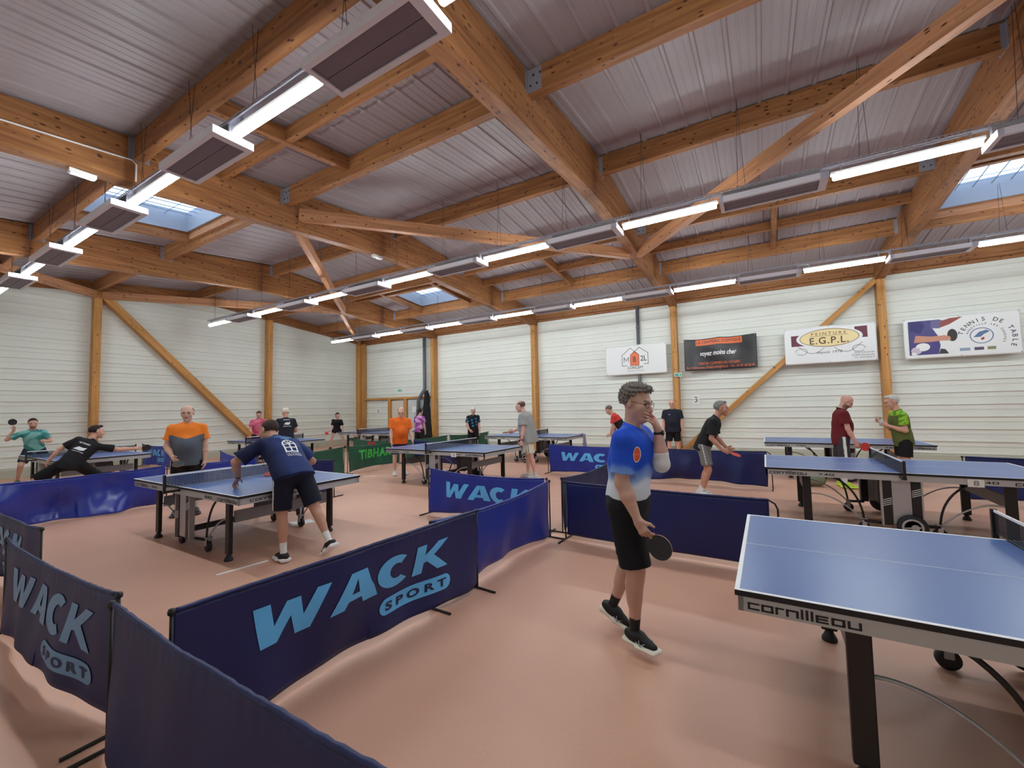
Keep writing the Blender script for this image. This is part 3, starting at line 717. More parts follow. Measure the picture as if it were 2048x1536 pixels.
# ------------------------------------------------------------------ people: signed-distance bodies turned into one continuous surface
V3 = lambda *a: np.array(a, dtype=np.float64)
def nrm(v): v = np.array(v, float); return v / (np.linalg.norm(v) + 1e-9)
class Field:
    def __init__(s, vox): s.vox = vox; s.P = []
    def add(s, fn, lo, hi, k=.02, op='u'): s.P.append((fn, np.array(lo, float), np.array(hi, float), k, op)); return s
    def cap(s, a, b, ra, rb=None, lat=None, asp=1.0, k=.02, cuts=(), op='u'):
        rb = ra if rb is None else rb; a = np.array(a, float); b = np.array(b, float); ax = b - a; L = np.linalg.norm(ax) + 1e-9; ax = ax / L
        if lat is None: lat = np.cross(ax, [.3, .5, .81])
        lat = np.array(lat, float); lat = lat - ax * (lat @ ax); lat = nrm(lat); oth = np.cross(ax, lat)
        cuts = [(np.array(c, float), nrm(n)) for c, n in cuts]
        def fn(Q):
            q = Q - a; t = q @ ax; tc = np.clip(t / L, 0, 1); r = ra + (rb - ra) * tc; u = (q @ lat) / asp; v = q @ oth; l = t - tc * L
            d = np.sqrt(u * u + v * v + l * l) - r
            for c, n in cuts: d = np.maximum(d, (Q - c) @ n)
            return d
        R = max(ra, rb) * max(asp, 1) + .03
        return s.add(fn, np.minimum(a, b) - R, np.maximum(a, b) + R, k, op)
    def ell(s, c, ax, rad, k=.02, op='u', cut=None):
        c = np.array(c, float); A = np.array(ax, float); rad = np.array(rad, float); m = rad.min()
        def fn(Q):
            q = (Q - c) @ A.T; n = np.sqrt(((q / rad) ** 2).sum(-1)); g = np.sqrt(((q / rad ** 2) ** 2).sum(-1)) + 1e-6
            d = n * (n - 1) / g
            if cut is not None: d = np.maximum(d, cut(q))
            return d
        R = rad.max() + .03
        return s.add(fn, c - R, c + R, k, op)
    def mesh(s, disp=None, smooth_it=0):
        h = s.vox; lo = np.min([p[1] for p in s.P if p[4] == 'u'], 0) - 2 * h; hi = np.max([p[2] for p in s.P if p[4] == 'u'], 0) + 2 * h
        n = np.ceil((hi - lo) / h).astype(int) + 1
        F = np.full(n, .5, dtype=np.float32)
        for fn, a, b, k, op in s.P:
            i0 = np.clip(((a - lo) / h).astype(int) - 1, 0, n - 1); i1 = np.clip(((b - lo) / h).astype(int) + 2, 1, n)
            if (i1 <= i0).any(): continue
            g = np.stack(np.meshgrid(*[lo[j] + h * np.arange(i0[j], i1[j]) for j in range(3)], indexing='ij'), -1)
            d = fn(g.reshape(-1, 3)).reshape(g.shape[:3]); sl = tuple(slice(i0[j], i1[j]) for j in range(3)); cur = F[sl]
            if op == 'u':
                hh = np.maximum(k - np.abs(cur - d), 0) / k; F[sl] = np.minimum(cur, d) - hh * hh * k / 4
            else:
                d = -d; hh = np.maximum(k - np.abs(cur - d), 0) / k; F[sl] = np.maximum(cur, d) + hh * hh * k / 4
        if disp is not None:
            g = np.stack(np.meshgrid(*[lo[j] + h * np.arange(n[j]) for j in range(3)], indexing='ij'), -1)
            near = np.abs(F) < .05; F[near] += disp(g[near]).astype(np.float32)
        return surface_net(F, lo, h)
def surface_net(F, lo, h):
    S = F < 0; nx, ny, nz = F.shape
    c = [S[i:nx - 1 + i, j:ny - 1 + j, k:nz - 1 + k] for i in (0, 1) for j in (0, 1) for k in (0, 1)]
    sm = sum(x.astype(np.int8) for x in c); act = (sm > 0) & (sm < 8); idx = np.full(act.shape, -1, np.int64); ij = np.argwhere(act); idx[act] = np.arange(len(ij))
    acc = np.zeros((len(ij), 3)); cnt = np.zeros(len(ij))
    I, J, K = ij.T
    cor = [(i, j, k) for i in (0, 1) for j in (0, 1) for k in (0, 1)]
    val = {q: F[I + q[0], J + q[1], K + q[2]] for q in cor}
    for q in cor:
        for ax in range(3):
            if q[ax] == 0:
                q2 = list(q); q2[ax] = 1; q2 = tuple(q2); a = val[q]; b = val[q2]; m = (a < 0) != (b < 0)
                t = np.where(m, a / np.where(m, a - b, 1), 0); p = np.tile(np.array(q, float), (len(ij), 1)); p[:, ax] = t; acc[m] += p[m]; cnt[m] += 1
    vert = lo + h * (ij + acc / cnt[:, None]); faces = []
    for ax in range(3):
        a = np.take(S, range(S.shape[ax] - 1), axis=ax); b = np.take(S, range(1, S.shape[ax]), axis=ax); E = np.argwhere(a != b)
        o = [x for x in range(3) if x != ax]; E = E[(E[:, o[0]] > 0) & (E[:, o[1]] > 0) & (E[:, o[0]] < S.shape[o[0]] - 1) & (E[:, o[1]] < S.shape[o[1]] - 1)]
        q = []
        for d0, d1 in ((-1, -1), (0, -1), (0, 0), (-1, 0)):
            e = E.copy(); e[:, o[0]] += d0; e[:, o[1]] += d1; q.append(idx[e[:, 0], e[:, 1], e[:, 2]])
        q = np.stack(q, 1); inside = S[E[:, 0], E[:, 1], E[:, 2]]; flip = inside if ax != 1 else ~inside
        q[~flip] = q[~flip][:, ::-1]; faces.append(q)
    return vert, np.concatenate(faces)
def net_obj(name, field, m, parent, col=None, disp=None):
    v, f = field.mesh(disp)
    me = bpy.data.meshes.new(name); me.vertices.add(len(v)); me.vertices.foreach_set('co', v.astype(np.float32).ravel())
    me.loops.add(f.size); me.loops.foreach_set('vertex_index', f.astype(np.int32).ravel())
    me.polygons.add(len(f)); me.polygons.foreach_set('loop_start', np.arange(0, f.size, 4, dtype=np.int32)); me.polygons.foreach_set('loop_total', np.full(len(f), 4, np.int32))
    me.update(calc_edges=True); me.polygons.foreach_set('use_smooth', np.ones(len(f), bool)); me.materials.append(m)
    if col is not None:
        c = col(v); c = np.where(c <= 10.31475, c / 255 / 12.92, ((c / 255 + .055) / 1.055) ** 2.4)
        at = me.color_attributes.new('Col', 'FLOAT_COLOR', 'POINT'); at.data.foreach_set('color', np.concatenate([c, np.ones((len(c), 1))], 1).astype(np.float32).ravel())
    o = bpy.data.objects.new(name, me); COL.objects.link(o); o.parent = parent; return o

M_skin = mat('skin', attr=True, rough=.5, spec=.35)
M_skin.node_tree.nodes['Principled BSDF'].inputs['Subsurface Weight'].default_value = .08
M_skin.node_tree.nodes['Principled BSDF'].inputs['Subsurface Radius'].default_value = (.01, .004, .002)
M_cloth = mat('sport_cloth', attr=True, rough=.75, spec=.25, bump=.12, bscale=300)
M_hair = mat('hair', attr=True, rough=.7, spec=.3, noise=.25, nscale=90)
M_eye = mat('eye', (74, 58, 52), rough=.25)
M_glas = mat('glasses_frame', (30, 26, 28), rough=.35)
M_shoe = mat('shoe_upper', attr=True, rough=.65)
M_sole = mat('shoe_sole', attr=True, rough=.6)
def flat(c): return lambda v: np.tile(np.array(c, float), (len(v), 1))
def mixc(a, b, t): return np.array(a, float) * (1 - t[:, None]) + np.array(b, float) * t[:, None]
def rot_to(d, ref):
    # orthonormal frame with y = d, z close to ref; rows x, y, z
    y = nrm(d); z = np.array(ref, float); z = nrm(z - y * (z @ y)); x = np.cross(y, z); return np.stack([x, y, z])
def wrinkle(amp, seed, ref=1.0):
    r = np.random.RandomState(seed); W = [(nrm(r.normal(size=3) * [1, 1, .7]), r.uniform(14, 34), r.uniform(0, 6)) for _ in range(6)]
    def f(P):
        d = 0
        for (a, fr, ph) in W: d = d + np.sin((P @ a) * fr + ph + 1.5 * np.sin(P @ np.roll(a, 1) * fr * .45))
        return d * amp / 3
    return f

def person(label, loc, face_deg, spec, vox=.010, group=None):
    """spec: H, spine, head(up, face), hips yaw, arms L/R: (upper, fore, hand, thumb, curl), legs L/R: (thigh, shank, foot)"""
    s = spec.get('H', 1.75) / 1.75; w = spec.get('bulk', 1.0); belly = spec.get('belly', 0.0)
    root = empty('person', (loc[0], loc[1], loc[2] if len(loc) > 2 else 0), math.radians(face_deg) - PI / 2)
    tag(root, label, 'person', group)
    sp = nrm(spec.get('spine', (0, .03, 1))); hy = math.radians(spec.get('hips', 0)); sy = math.radians(spec.get('shoulders', 0))
    hx = V3(math.cos(hy), math.sin(hy), 0); sx = V3(math.cos(sy), math.sin(sy), spec.get('tilt', 0)); sx = nrm(sx - sp * (sx @ sp)); hx = nrm(hx)
    J = {}; J['pel'] = V3(0, 0, 0)
    mid = J['pel'] + nrm(sp * 1 + V3(0, spec.get('arch', 0), 0)) * .26 * s; J['mid'] = mid; J['neck'] = mid + sp * .26 * s
    fwd = nrm(np.cross(sp, sx)) ; hf = nrm(np.cross(V3(0, 0, 1), hx))
    for side, sg in (('L', -1), ('R', 1)):
        th, sh, ft = [nrm(x) for x in spec['leg' + side]]
        J['hip' + side] = hx * sg * .09 * s; J['knee' + side] = J['hip' + side] + th * .43 * s; J['ank' + side] = J['knee' + side] + sh * .41 * s; J['foot' + side] = ft
        J['sho' + side] = J['neck'] - sp * .068 * s + sx * sg * .178 * s * (w * .5 + .5) + V3(*spec.get('shrug' + side, (0, 0, 0)))
        ua, fa, ha = [nrm(x) for x in spec['arm' + side][:3]]
        J['elb' + side] = J['sho' + side] + ua * .285 * s; J['wri' + side] = J['elb' + side] + fa * .245 * s; J['hdir' + side] = ha
    # ground the lower foot
    low = 1e9
    for side in 'LR':
        ft = J['foot' + side]; a = J['ank' + side]; up = rot_to(ft, (0, 0, 1))[2]; heel = a - up * .078 * s - ft * .05 * s; toe = a - up * .078 * s + ft * .19 * s
        low = min(low, heel[2], toe[2])
    off = V3(0, 0, -low + spec.get('lift', 0))
    for k in J:
        if not k.startswith(('foot', 'hdir')): J[k] = J[k] + off
    skin = spec.get('skin', (208, 166, 148)); hu = nrm(spec.get('head', ((0, .05, 1), (0, 1, -.05)))[0]); hfc = spec.get('head', ((0, .05, 1), (0, 1, -.05)))[1]
    HA = rot_to(hfc, hu); hk = s * spec.get('headk', 1.07); hd = J['neck'] + nrm(sp + hu) * .052 * s + hu * .112 * hk + HA[1] * .018 * s; J['head'] = hd
    hp = lambda x, y, z: hd + (HA[0] * x + HA[1] * y + HA[2] * z) * hk
    for side in 'LR':
        rc = spec.get('reach' + side)
        if not rc: continue
        if rc[0] == 'h': T_ = hp(*rc[1])
        else:
            c_, s_ = math.cos(-root.rotation_euler.z), math.sin(-root.rotation_euler.z); dx, dy = rc[1][0] - root.location.x, rc[1][1] - root.location.y; T_ = V3(c_ * dx - s_ * dy, s_ * dx + c_ * dy, rc[1][2] - root.location.z)
        S_ = J['sho' + side]; l1, l2 = .285 * s, .245 * s; dv = T_ - S_; D = min(np.linalg.norm(dv), (l1 + l2) * .995); dn = nrm(dv); a_ = (l1 * l1 - l2 * l2 + D * D) / (2 * D); h_ = math.sqrt(max(l1 * l1 - a_ * a_, 0))
        pole = np.array(rc[2], float); pole = nrm(pole - dn * (pole @ dn)); J['elb' + side] = S_ + dn * a_ + pole * h_; J['wri' + side] = S_ + dn * D
    B = Field(vox)
    # torso under the clothes
    B.cap(J['pel'] - hx * .05 * s, J['pel'] + hx * .05 * s, .098 * s * w, lat=hf, k=.03)
    B.cap(J['pel'], J['mid'], .088 * s * w, .092 * s * w, lat=sx, asp=1.35, k=.04); B.cap(J['mid'], J['neck'] - sp * .13 * s, .094 * s * w, .10 * s * w, lat=sx, asp=1.38, k=.05)
    B.cap(J['neck'] - sp * .05 * s, J['head'] - HA[2] * .03 * s - HA[1] * .02 * s, .058 * s, .052 * s, k=.03)
    # head and face
    B.ell(hp(0, -.012, .035), HA, np.array((.074, .094, .084)) * hk, k=.02); B.ell(hp(0, .03, -.02), HA, np.array((.062, .066, .078)) * hk, k=.03)
    B.cap(hp(0, .035, -.05), hp(0, .056, -.088), .046 * hk, .026 * hk, lat=HA[0], asp=1.12, k=.03); B.ell(hp(0, .078, -.094), HA, np.array((.02, .015, .015)) * hk, k=.02)
    B.cap(hp(0, .088, .008), hp(0, .109, -.028), .0085 * hk, .0125 * hk, k=.012); B.cap(hp(-.011, .100, -.034), hp(.011, .100, -.034), .0085 * hk, k=.008)
    B.cap(hp(-.034, .082, .028), hp(.034, .082, .028), .0095 * hk, k=.015); B.cap(hp(-.018, .088, -.060), hp(.018, .088, -.060), .0075 * hk, k=.008)
    for sg in (-1, 1):
        B.ell(hp(.032 * sg, .098, .008), HA, np.array((.016, .014, .010)) * hk, k=.012, op='s')
        B.ell(hp(.076 * sg, -.008, -.002), HA, np.array((.009, .018, .031)) * hk, k=.006); B.ell(hp(.045 * sg, .055, -.02), HA, np.array((.022, .022, .024)) * hk, k=.02)
    for side, sg in (('L', -1), ('R', 1)):
        S_, E_, W_ = J['sho' + side], J['elb' + side], J['wri' + side]; am = spec.get('armw', 1.0) * (.6 + .4 * w)
        B.cap(J['neck'] - sp * .02 * s, S_, .048 * s, .052 * s, k=.03); B.cap(S_, E_, .050 * s * am, .038 * s * am, k=.02)
        fa = nrm(W_ - E_); B.cap(E_, E_ + fa * .09 * s, .038 * s * am, .041 * s * am, k=.02); B.cap(E_ + fa * .09 * s, W_, .040 * s * am, .025 * s, k=.015)
        # hand
        ha, thm, curl = J['hdir' + side], nrm(spec['arm' + side][3]), spec['arm' + side][4]; thm = nrm(thm - ha * (thm @ ha)); n = np.cross(ha, thm) * (-1 if side == 'R' else 1)
        J['thumb' + side] = thm; J['palm' + side] = n; fr = max(.0078 * s, vox * .85)
        K = W_ + ha * .088 * s; B.cap(W_, W_ + ha * .03 * s, .024 * s, .020 * s, lat=thm, asp=1.15, k=.012); B.cap(W_ + ha * .02 * s, K - ha * .008 * s, .0165 * s, .0155 * s, lat=thm, asp=2.2, k=.015)
        for i, (o, l) in enumerate(((.030, .072), (.0105, .080), (-.0095, .075), (-.029, .060))):
            p = K + thm * o * s - ha * (.002 + .004 * abs(i - 1.2)) * s; d = nrm(ha + thm * .10 * (1.5 - i) * spec.get('spread', .5)); cc = curl * (1 + .12 * i)
            for seg, (fl, bend) in enumerate(((.42, .55), (.33, 1.0), (.25, .7))):
                a = cc * bend; d = nrm(d * math.cos(a) + n * math.sin(a)); nn = nrm(n - d * (n @ d)); q = p + d * l * fl * s; B.cap(p, q, fr * (1.05 - .06 * seg), fr * (1.0 - .08 * seg), k=.004); p = q
                n2 = nrm(nn)
                d = nrm(d);
        p = W_ + ha * .028 * s + thm * .026 * s; d = nrm(ha * .75 + thm * .75 + n * .25 * (1 + curl)); q = p + d * .045 * s; B.cap(p - d * .01 * s, q, .0135 * s, .0105 * s, k=.012)
        d = nrm(ha * 1.0 + thm * .15 + n * (.3 + curl * .6)); B.cap(q, q + d * .034 * s, fr * 1.2, fr * 1.05, k=.006)
        # leg
        Hh, Kn, An = J['hip' + side], J['knee' + side], J['ank' + side]; lw = spec.get('legw', 1.0); shd = nrm(An - Kn); back = -nrm(np.cross(hx, shd)) if np.cross(hx, shd)[1] < 0 else nrm(np.cross(hx, shd)); back = -back if back[1] > 0 else back
        B.cap(Hh, Kn, .078 * s * lw, .052 * s * lw, k=.03); B.cap(Kn - (Kn - Hh) * .04, Kn + shd * .05 * s, .052 * s * lw, .048 * s * lw, k=.02)
        B.cap(Kn + shd * .05 * s, An, .047 * s * lw, .031 * s, k=.02); B.cap(Kn + shd * .10 * s + back * .018 * s, Kn + shd * .20 * s + back * .012 * s, .044 * s * lw, .036 * s * lw, k=.03)
        ft = J['foot' + side]; up = rot_to(ft, (0, 0, 1))[2]
        B.cap(An, An - up * .03 * s, .03 * s, .03 * s, k=.02); B.cap(An - up * .035 * s, An - up * .05 * s + ft * .11 * s, .028 * s, .022 * s, lat=np.cross(up, ft), asp=1.25, k=.02)
    stub = spec.get('beard')
    def skin_col(v):
        c = np.tile(np.array(skin, float), (len(v), 1)); q = ((v - hd) @ HA.T) / hk
        lip = (np.abs(q[:, 0]) < .024) & (q[:, 1] > .078) & (np.abs(q[:, 2] + .060) < .008); c[lip] = c[lip] * (.86, .66, .66)
        brow = (np.abs(np.abs(q[:, 0]) - .033) < .018) & (q[:, 1] > .07) & (np.abs(q[:, 2] - .030) < .0055); c[brow] = np.array(spec.get('brow', (110, 84, 68)))
        if stub is not None:
            bd = (q[:, 2] < -.038) & (q[:, 1] > .0) & (q[:, 2] > -.115) & ~lip; c[bd] = c[bd] * .45 + np.array(stub) * .55
        red = (q[:, 1] > .1) & (np.abs(q[:, 0]) < .02) & (q[:, 2] < .0); c[red] = c[red] * (1.0, .9, .88)
        if spec.get('socks') is not None:
            for side in 'LR':
                An, Kn = J['ank' + side], J['knee' + side]; t = (v - An) @ nrm(Kn - An); rr = np.linalg.norm(v - An - t[:, None] * nrm(Kn - An), axis=1)
                m = (t < spec.get('sockh', .10) * s) & (rr < .16 * s) & (v[:, 2] < J['ank' + side][2] + .3); c[m] = spec['socks']
        return c
    net_obj('body', B, M_skin, root, skin_col)
    for sg in (-1, 1):
        bm = bmesh.new(); bmesh.ops.create_uvsphere(bm, u_segments=10, v_segments=8, radius=.012 * hk); bmesh.ops.transform(bm, matrix=Matrix(np.column_stack([np.vstack([HA[0], HA[1], HA[2]]).T @ np.diag([1.15, 1, .55]), [0, 0, 0]]).tolist() + [[0, 0, 0, 1]]), verts=bm.verts); o = from_bm('eye', bm, M_eye, root, True); o.location = hp(.032 * sg, .0755, .007)
    # hair
    hs = spec.get('hair')
    if hs:
        style, hc = hs[0], hs[1]; amp = hs[2] if len(hs) > 2 else .003; Hf = Field(max(vox * .6, .0045)); t = {'full': .009, 'short': .007, 'fringe': .006, 'long': .014, 'spiky': .017}[style]
        def cut(q):
            q = q / hk; x, y, z = q[:, 0], q[:, 1], q[:, 2]
            top = np.maximum(.030 + .10 * np.maximum(np.abs(x) - .045, 0) - z + .0, -1) + .55 * np.maximum(y - .03, 0) * 1.2
            bk = np.maximum(y - .000, -.050 - z + (.03 if style != 'long' else -.02) * 0)
            side = np.maximum(np.maximum(y - .032, -z + .012), .055 - np.abs(x))
            if style == 'fringe': return np.maximum(np.minimum(bk, side), z - .045 - .0 * y) * hk
            return np.minimum(np.minimum(top, bk), side) * hk
        Hf.ell(hp(0, -.014, .036), HA, np.array((.074 + t, .094 + t, .084 + t)) * hk, cut=cut)
        if style in ('full', 'spiky', 'long'): Hf.cap(hp(-.035, .05, .102), hp(.035, .045, .105), .020 * hk, lat=HA[1], asp=1.3, k=.02)
        if style == 'long': Hf.cap(hp(0, -.085, .03), hp(0, -.13, -.10), .032 * hk, .018 * hk, k=.03)
        fr = 210 if style == 'spiky' else 120
        def dsp(P):
            q = (P - hd) @ HA.T; return amp * (np.sin(q[:, 0] * fr + 3 * np.sin(q[:, 1] * 60)) * np.sin(q[:, 1] * fr * .8 + 2 * np.sin(q[:, 2] * 50)) + .6 * np.sin(q[:, 2] * fr * 1.2 + q[:, 0] * 90)) * (1 + (1.2 if style == 'spiky' else 0) * np.clip(q[:, 2] / .1, 0, 1))
        net_obj('hair', Hf, M_hair, root, flat(hc), dsp)
    if spec.get('glasses'):
        bm = bmesh.new()
        for sg in (-1, 1):
            tube(bm, [hp(.033 * sg + .024 * math.cos(a), .104 - .010 * abs(math.cos(a)), .006 + .017 * math.sin(a)) for a in [2 * PI * i / 16 for i in range(16)]], .0016 * s, 6, close=True)
            tube(bm, [hp(.056 * sg, .094, .010), hp(.074 * sg, .06, .012), hp(.080 * sg, -.005, .014), hp(.080 * sg, -.02, .002)], .0015 * s, 5)
        tube(bm, [hp(-.010, .106, .010), hp(0, .110, .013), hp(.010, .106, .010)], .0015 * s, 5); from_bm('glasses', bm, spec['glasses'] if spec['glasses'] is not True else M_glas, root, True)
    # shirt
    loose = spec.get('loose', .016); hem = spec.get('hem', -.10) * s; scol = spec['shirt']; b = belly
    T = Field(max(vox, .007)); hemc = J['pel'] + V3(0, 0, 1) * hem; hn = -nrm(sp * .6 + V3(0, 0, .8)); cutl = [(hemc, hn)]
    wr = w
    T.cap(J['pel'] - sp * .10 * s, J['pel'] + sp * .10 * s, (.112 + loose) * s * wr, (.104 + loose) * s * wr, lat=sx, asp=1.34, k=.05, cuts=cutl)
    T.cap(J['pel'], J['mid'], (.104 + loose) * s * wr, (.104 + loose) * s * wr, lat=sx, asp=1.34, k=.05, cuts=cutl)
    T.cap(J['mid'], J['neck'] - sp * .12 * s, (.104 + loose * .8) * s * wr, (.112 + loose * .5) * s * wr, lat=sx, asp=1.40, k=.05)
    T.cap(J['mid'] + sp * .1 * s + fwd * .01 * s - sx * .07 * s, J['mid'] + sp * .1 * s + fwd * .01 * s + sx * .07 * s, .098 * s * wr, k=.06)
    if b: T.ell(J['mid'] - sp * .06 * s + fwd * (.05 + b * .4) * s, np.stack([sx, fwd, sp]), np.array((.15, .10 + b, .17)) * s, k=.08)
    for side, sg in (('L', -1), ('R', 1)):
        S_, E_ = J['sho' + side], J['elb' + side]; ua = nrm(E_ - S_); sl = spec.get('sleeve', .66); c = S_ + ua * .285 * s * sl
        T.cap(J['neck'] - sp * .035 * s + sx * sg * .05 * s, S_ - sp * .004 * s, .046 * s, .056 * s * (.6 + .4 * w), k=.05)
        T.cap(S_, S_ + ua * .285 * s * (sl + .12), .060 * s * (.6 + .4 * w), (.062 + loose * 1.1) * s * (.6 + .4 * w), k=.04, cuts=[(c, ua)])
    nk = J['neck'] + sp * .035 * s; T.cap(J['neck'] - sp * .06 * s, J['neck'] + sp * .02 * s, .072 * s, .066 * s, k=.03, cuts=[(J['neck'] + sp * .018 * s + fwd * .0 * s, nrm(sp + fwd * .35))])
    spec['J'] = J; spec['fr'] = (sx, fwd, sp, hd, HA, s)
    shirt = net_obj('shirt', T, M_cloth, root, (lambda v: scol(v, J, sx, fwd, sp, s)) if callable(scol) else flat(scol), wrinkle(spec.get('wr', .0035), hash(label) % 1000 if False else len(label)))
    if spec.get('collar'):
        bm = bmesh.new(); pts = [J['neck'] + sp * .016 * s + (sx * math.cos(a) * .066 + fwd * math.sin(a) * .066 - sp * (.018 * math.sin(a) + .0)) * s for a in [PI / 2 + .35 + (2 * PI - .7) * i / 24 for i in range(25)]]
        tube(bm, pts, .011 * s, 8); from_bm('collar', bm, spec['collar'], root, True)
    # shorts
    S2 = Field(max(vox, .007)); wl = spec.get('waist', spec.get('hem', -.10) + .05) * s; ln = spec.get('slen', .80); top = [(J['pel'] + V3(0, 0, wl), V3(0, 0, 1))]; shl = spec.get('sloose', .028)
    S2.cap(J['pel'] - hx * .045 * s, J['pel'] + hx * .045 * s, .122 * s * w, lat=hf, k=.05, cuts=top); S2.cap(J['pel'], J['pel'] + sp * .12 * s, .108 * s * w, .10 * s * w, lat=hx, asp=1.32, k=.05, cuts=top)
    for side, sg in (('L', -1), ('R', 1)):
        Hh, Kn = J['hip' + side], J['knee' + side]; td = nrm(Kn - Hh)
        if ln <= 1.05:
            c = Hh + td * .43 * s * ln; S2.cap(Hh + td * .02 * s, Hh + td * .43 * s * (ln + .12), (.084 + shl * .6) * s * lw, (.062 + shl) * s * lw, lat=hx, asp=1.06, k=.04, cuts=[(c, td)])
        else:
            S2.cap(Hh + td * .02 * s, Kn, .10 * s, .078 * s, k=.04); S2.cap(Kn, J['ank' + side], .076 * s, .062 * s, k=.03)
    sc = spec['shorts']; net_obj(spec.get('lname', 'shorts'), S2, M_cloth, root, (lambda v: sc(v, J, hx, s)) if callable(sc) else flat(sc), wrinkle(.003, len(label) + 5))
    # shoes
    for side in 'LR':
        An, ft = J['ank' + side], J['foot' + side]; up = rot_to(ft, (0, 0, 1))[2]; lt = np.cross(up, ft); g = lambda a, b2, c2: An + (ft * a + up * b2 + lt * c2) * s
        vx = max(vox * .8, .0055); F1 = Field(vx); F1.cap(g(-.035, -.020, 0), g(.03, -.020, 0), .041 * s, .040 * s, lat=lt, asp=.95, k=.03, cuts=[(g(0, .018, 0), nrm(up - ft * .25))])
        F1.cap(g(.0, -.022, 0), g(.15, -.036, 0), .036 * s, .022 * s, lat=lt, asp=1.22, k=.03); F1.cap(g(.05, -.012, 0), g(.11, -.034, 0), .028 * s, .022 * s, k=.03)
        us = spec.get('shoe', ((30, 30, 34), (230, 230, 226)))
        upo = net_obj('shoe', F1, M_shoe, root, flat(us[0]))
        F2 = Field(vx); F2.cap(g(-.052, -.053, 0), g(.06, -.056, 0), .026 * s, .021 * s, lat=lt, asp=2.25, k=.02); F2.cap(g(.06, -.056, 0), g(.174, -.055, 0), .021 * s, .017 * s, lat=lt, asp=2.9, k=.02)
        net_obj('sole', F2, M_sole, upo, flat(us[1]))
        if spec.get('laces'):
            bm = bmesh.new()
            for i in range(4):
                a = .055 + .022 * i; tube(bm, [g(a - .008, -.016 - .006 * i, -.020), g(a, .004 - .008 * i, 0), g(a + .008, -.016 - .006 * i, .020)], .003 * s, 5)
            o = from_bm('laces', bm, spec['laces'], root, True)
            if spec.get('stripes'):
                bm = bmesh.new()
                for i in range(3):
                    for sg in (-1, 1):
                        a = .03 + .024 * i; obox(bm, g(a, -.028, sg * .044), g(a + .022, -.062, sg * .050), .006 * s, .011 * s, up=tuple(ft))
                from_bm('side_stripes', bm, mat('shoe_stripe_white', (236, 236, 236)), upo)
    return root
def world_of(root, p):
    rz = root.rotation_euler.z; c, sn = math.cos(rz), math.sin(rz); l = root.location; return Vector((l.x + c * p[0] - sn * p[1], l.y + sn * p[0] + c * p[1], l.z + p[2]))
def wdir(root, d):
    rz = root.rotation_euler.z; c, sn = math.cos(rz), math.sin(rz); return Vector((c * d[0] - sn * d[1], sn * d[0] + c * d[1], d[2]))
M_rr = mat('rubber_red', (190, 44, 44), rough=.6); M_rb = mat('rubber_black', (40, 42, 46), rough=.6); M_bat = mat('bat_wood', (196, 150, 96), rough=.5)
def bat(label, root, spec, side, axis, normal, flip=False, grip=None):
    J = spec['J']; s = 1.0; n = wdir(root, nrm(normal)).normalized(); a = wdir(root, nrm(axis)).normalized(); n = (n - a * n.dot(a)).normalized(); t = a.cross(n)
    g = grip if grip is not None else J['wri' + side] + J['hdir' + side] * .078 + J['palm' + side] * .028
    g = world_of(root, g)
    o = empty('table_tennis_bat', (0, 0, 0)); tag(o, label, 'bat')
    o.matrix_world = Matrix(((a.x, t.x, n.x, g.x), (a.y, t.y, n.y, g.y), (a.z, t.z, n.z, g.z), (0, 0, 0, 1)))
    def disc(bm, z0, z1, k=1.0, start=-.075):
        P = [(.128 + .079 * k * math.cos(x), .075 * k * math.sin(x)) for x in [2 * PI * i / 36 for i in range(36)]]
        lo = [bm.verts.new((x, y, z0)) for x, y in P]; hi = [bm.verts.new((x, y, z1)) for x, y in P]; bm.faces.new(lo[::-1]); bm.faces.new(hi)
        for i in range(36): bm.faces.new((lo[i], lo[(i + 1) % 36], hi[(i + 1) % 36], hi[i]))
    bm = bmesh.new(); disc(bm, -.003, .003, 1.0); from_bm('blade', bm, M_bat, o)
    bm = bmesh.new(); disc(bm, .003, .0065, .985); from_bm('rubber', bm, M_rb if flip else M_rr, o); bm = bmesh.new(); disc(bm, -.0065, -.003, .985); from_bm('rubber', bm, M_rr if flip else M_rb, o)
    bm = bmesh.new(); tube(bm, [(-.045, 0, 0), (-.02, 0, 0), (.03, 0, 0), (.06, 0, 0)], [.014, .0125, .012, .012], 10); from_bm('handle', bm, M_bat, o, True)
    return o
def decal(name, vf, root, spec, origin, ux, uy, direction, m, target, off=.004, step=.015):
    # project flat artwork onto a garment along a direction (local frame of the person)
    from mathutils.bvhtree import BVHTree
    me = target.data; bv = BVHTree.FromPolygons([v.co for v in me.vertices], [p.vertices for p in me.polygons]); o = Vector(origin); ux = Vector(ux).normalized(); uy = Vector(uy).normalized(); d = Vector(direction).normalized()
    v, f = sub2d(vf, step); P = []; ok = []
    for x, y in v:
        p = o + ux * x + uy * y - d * .5; hit = bv.ray_cast(p, d, 1.2)
        if hit[0] is None: P.append(p + d * .5); ok.append(False)
        else: P.append(hit[0] - d * off); ok.append(True)
    f = [q for q in f if all(ok[i] for i in q)]
    return link_mesh(name, P, f, m, target, True)
def shirt_of(root): return [c for c in root.children if c.name.startswith('shirt')][0]

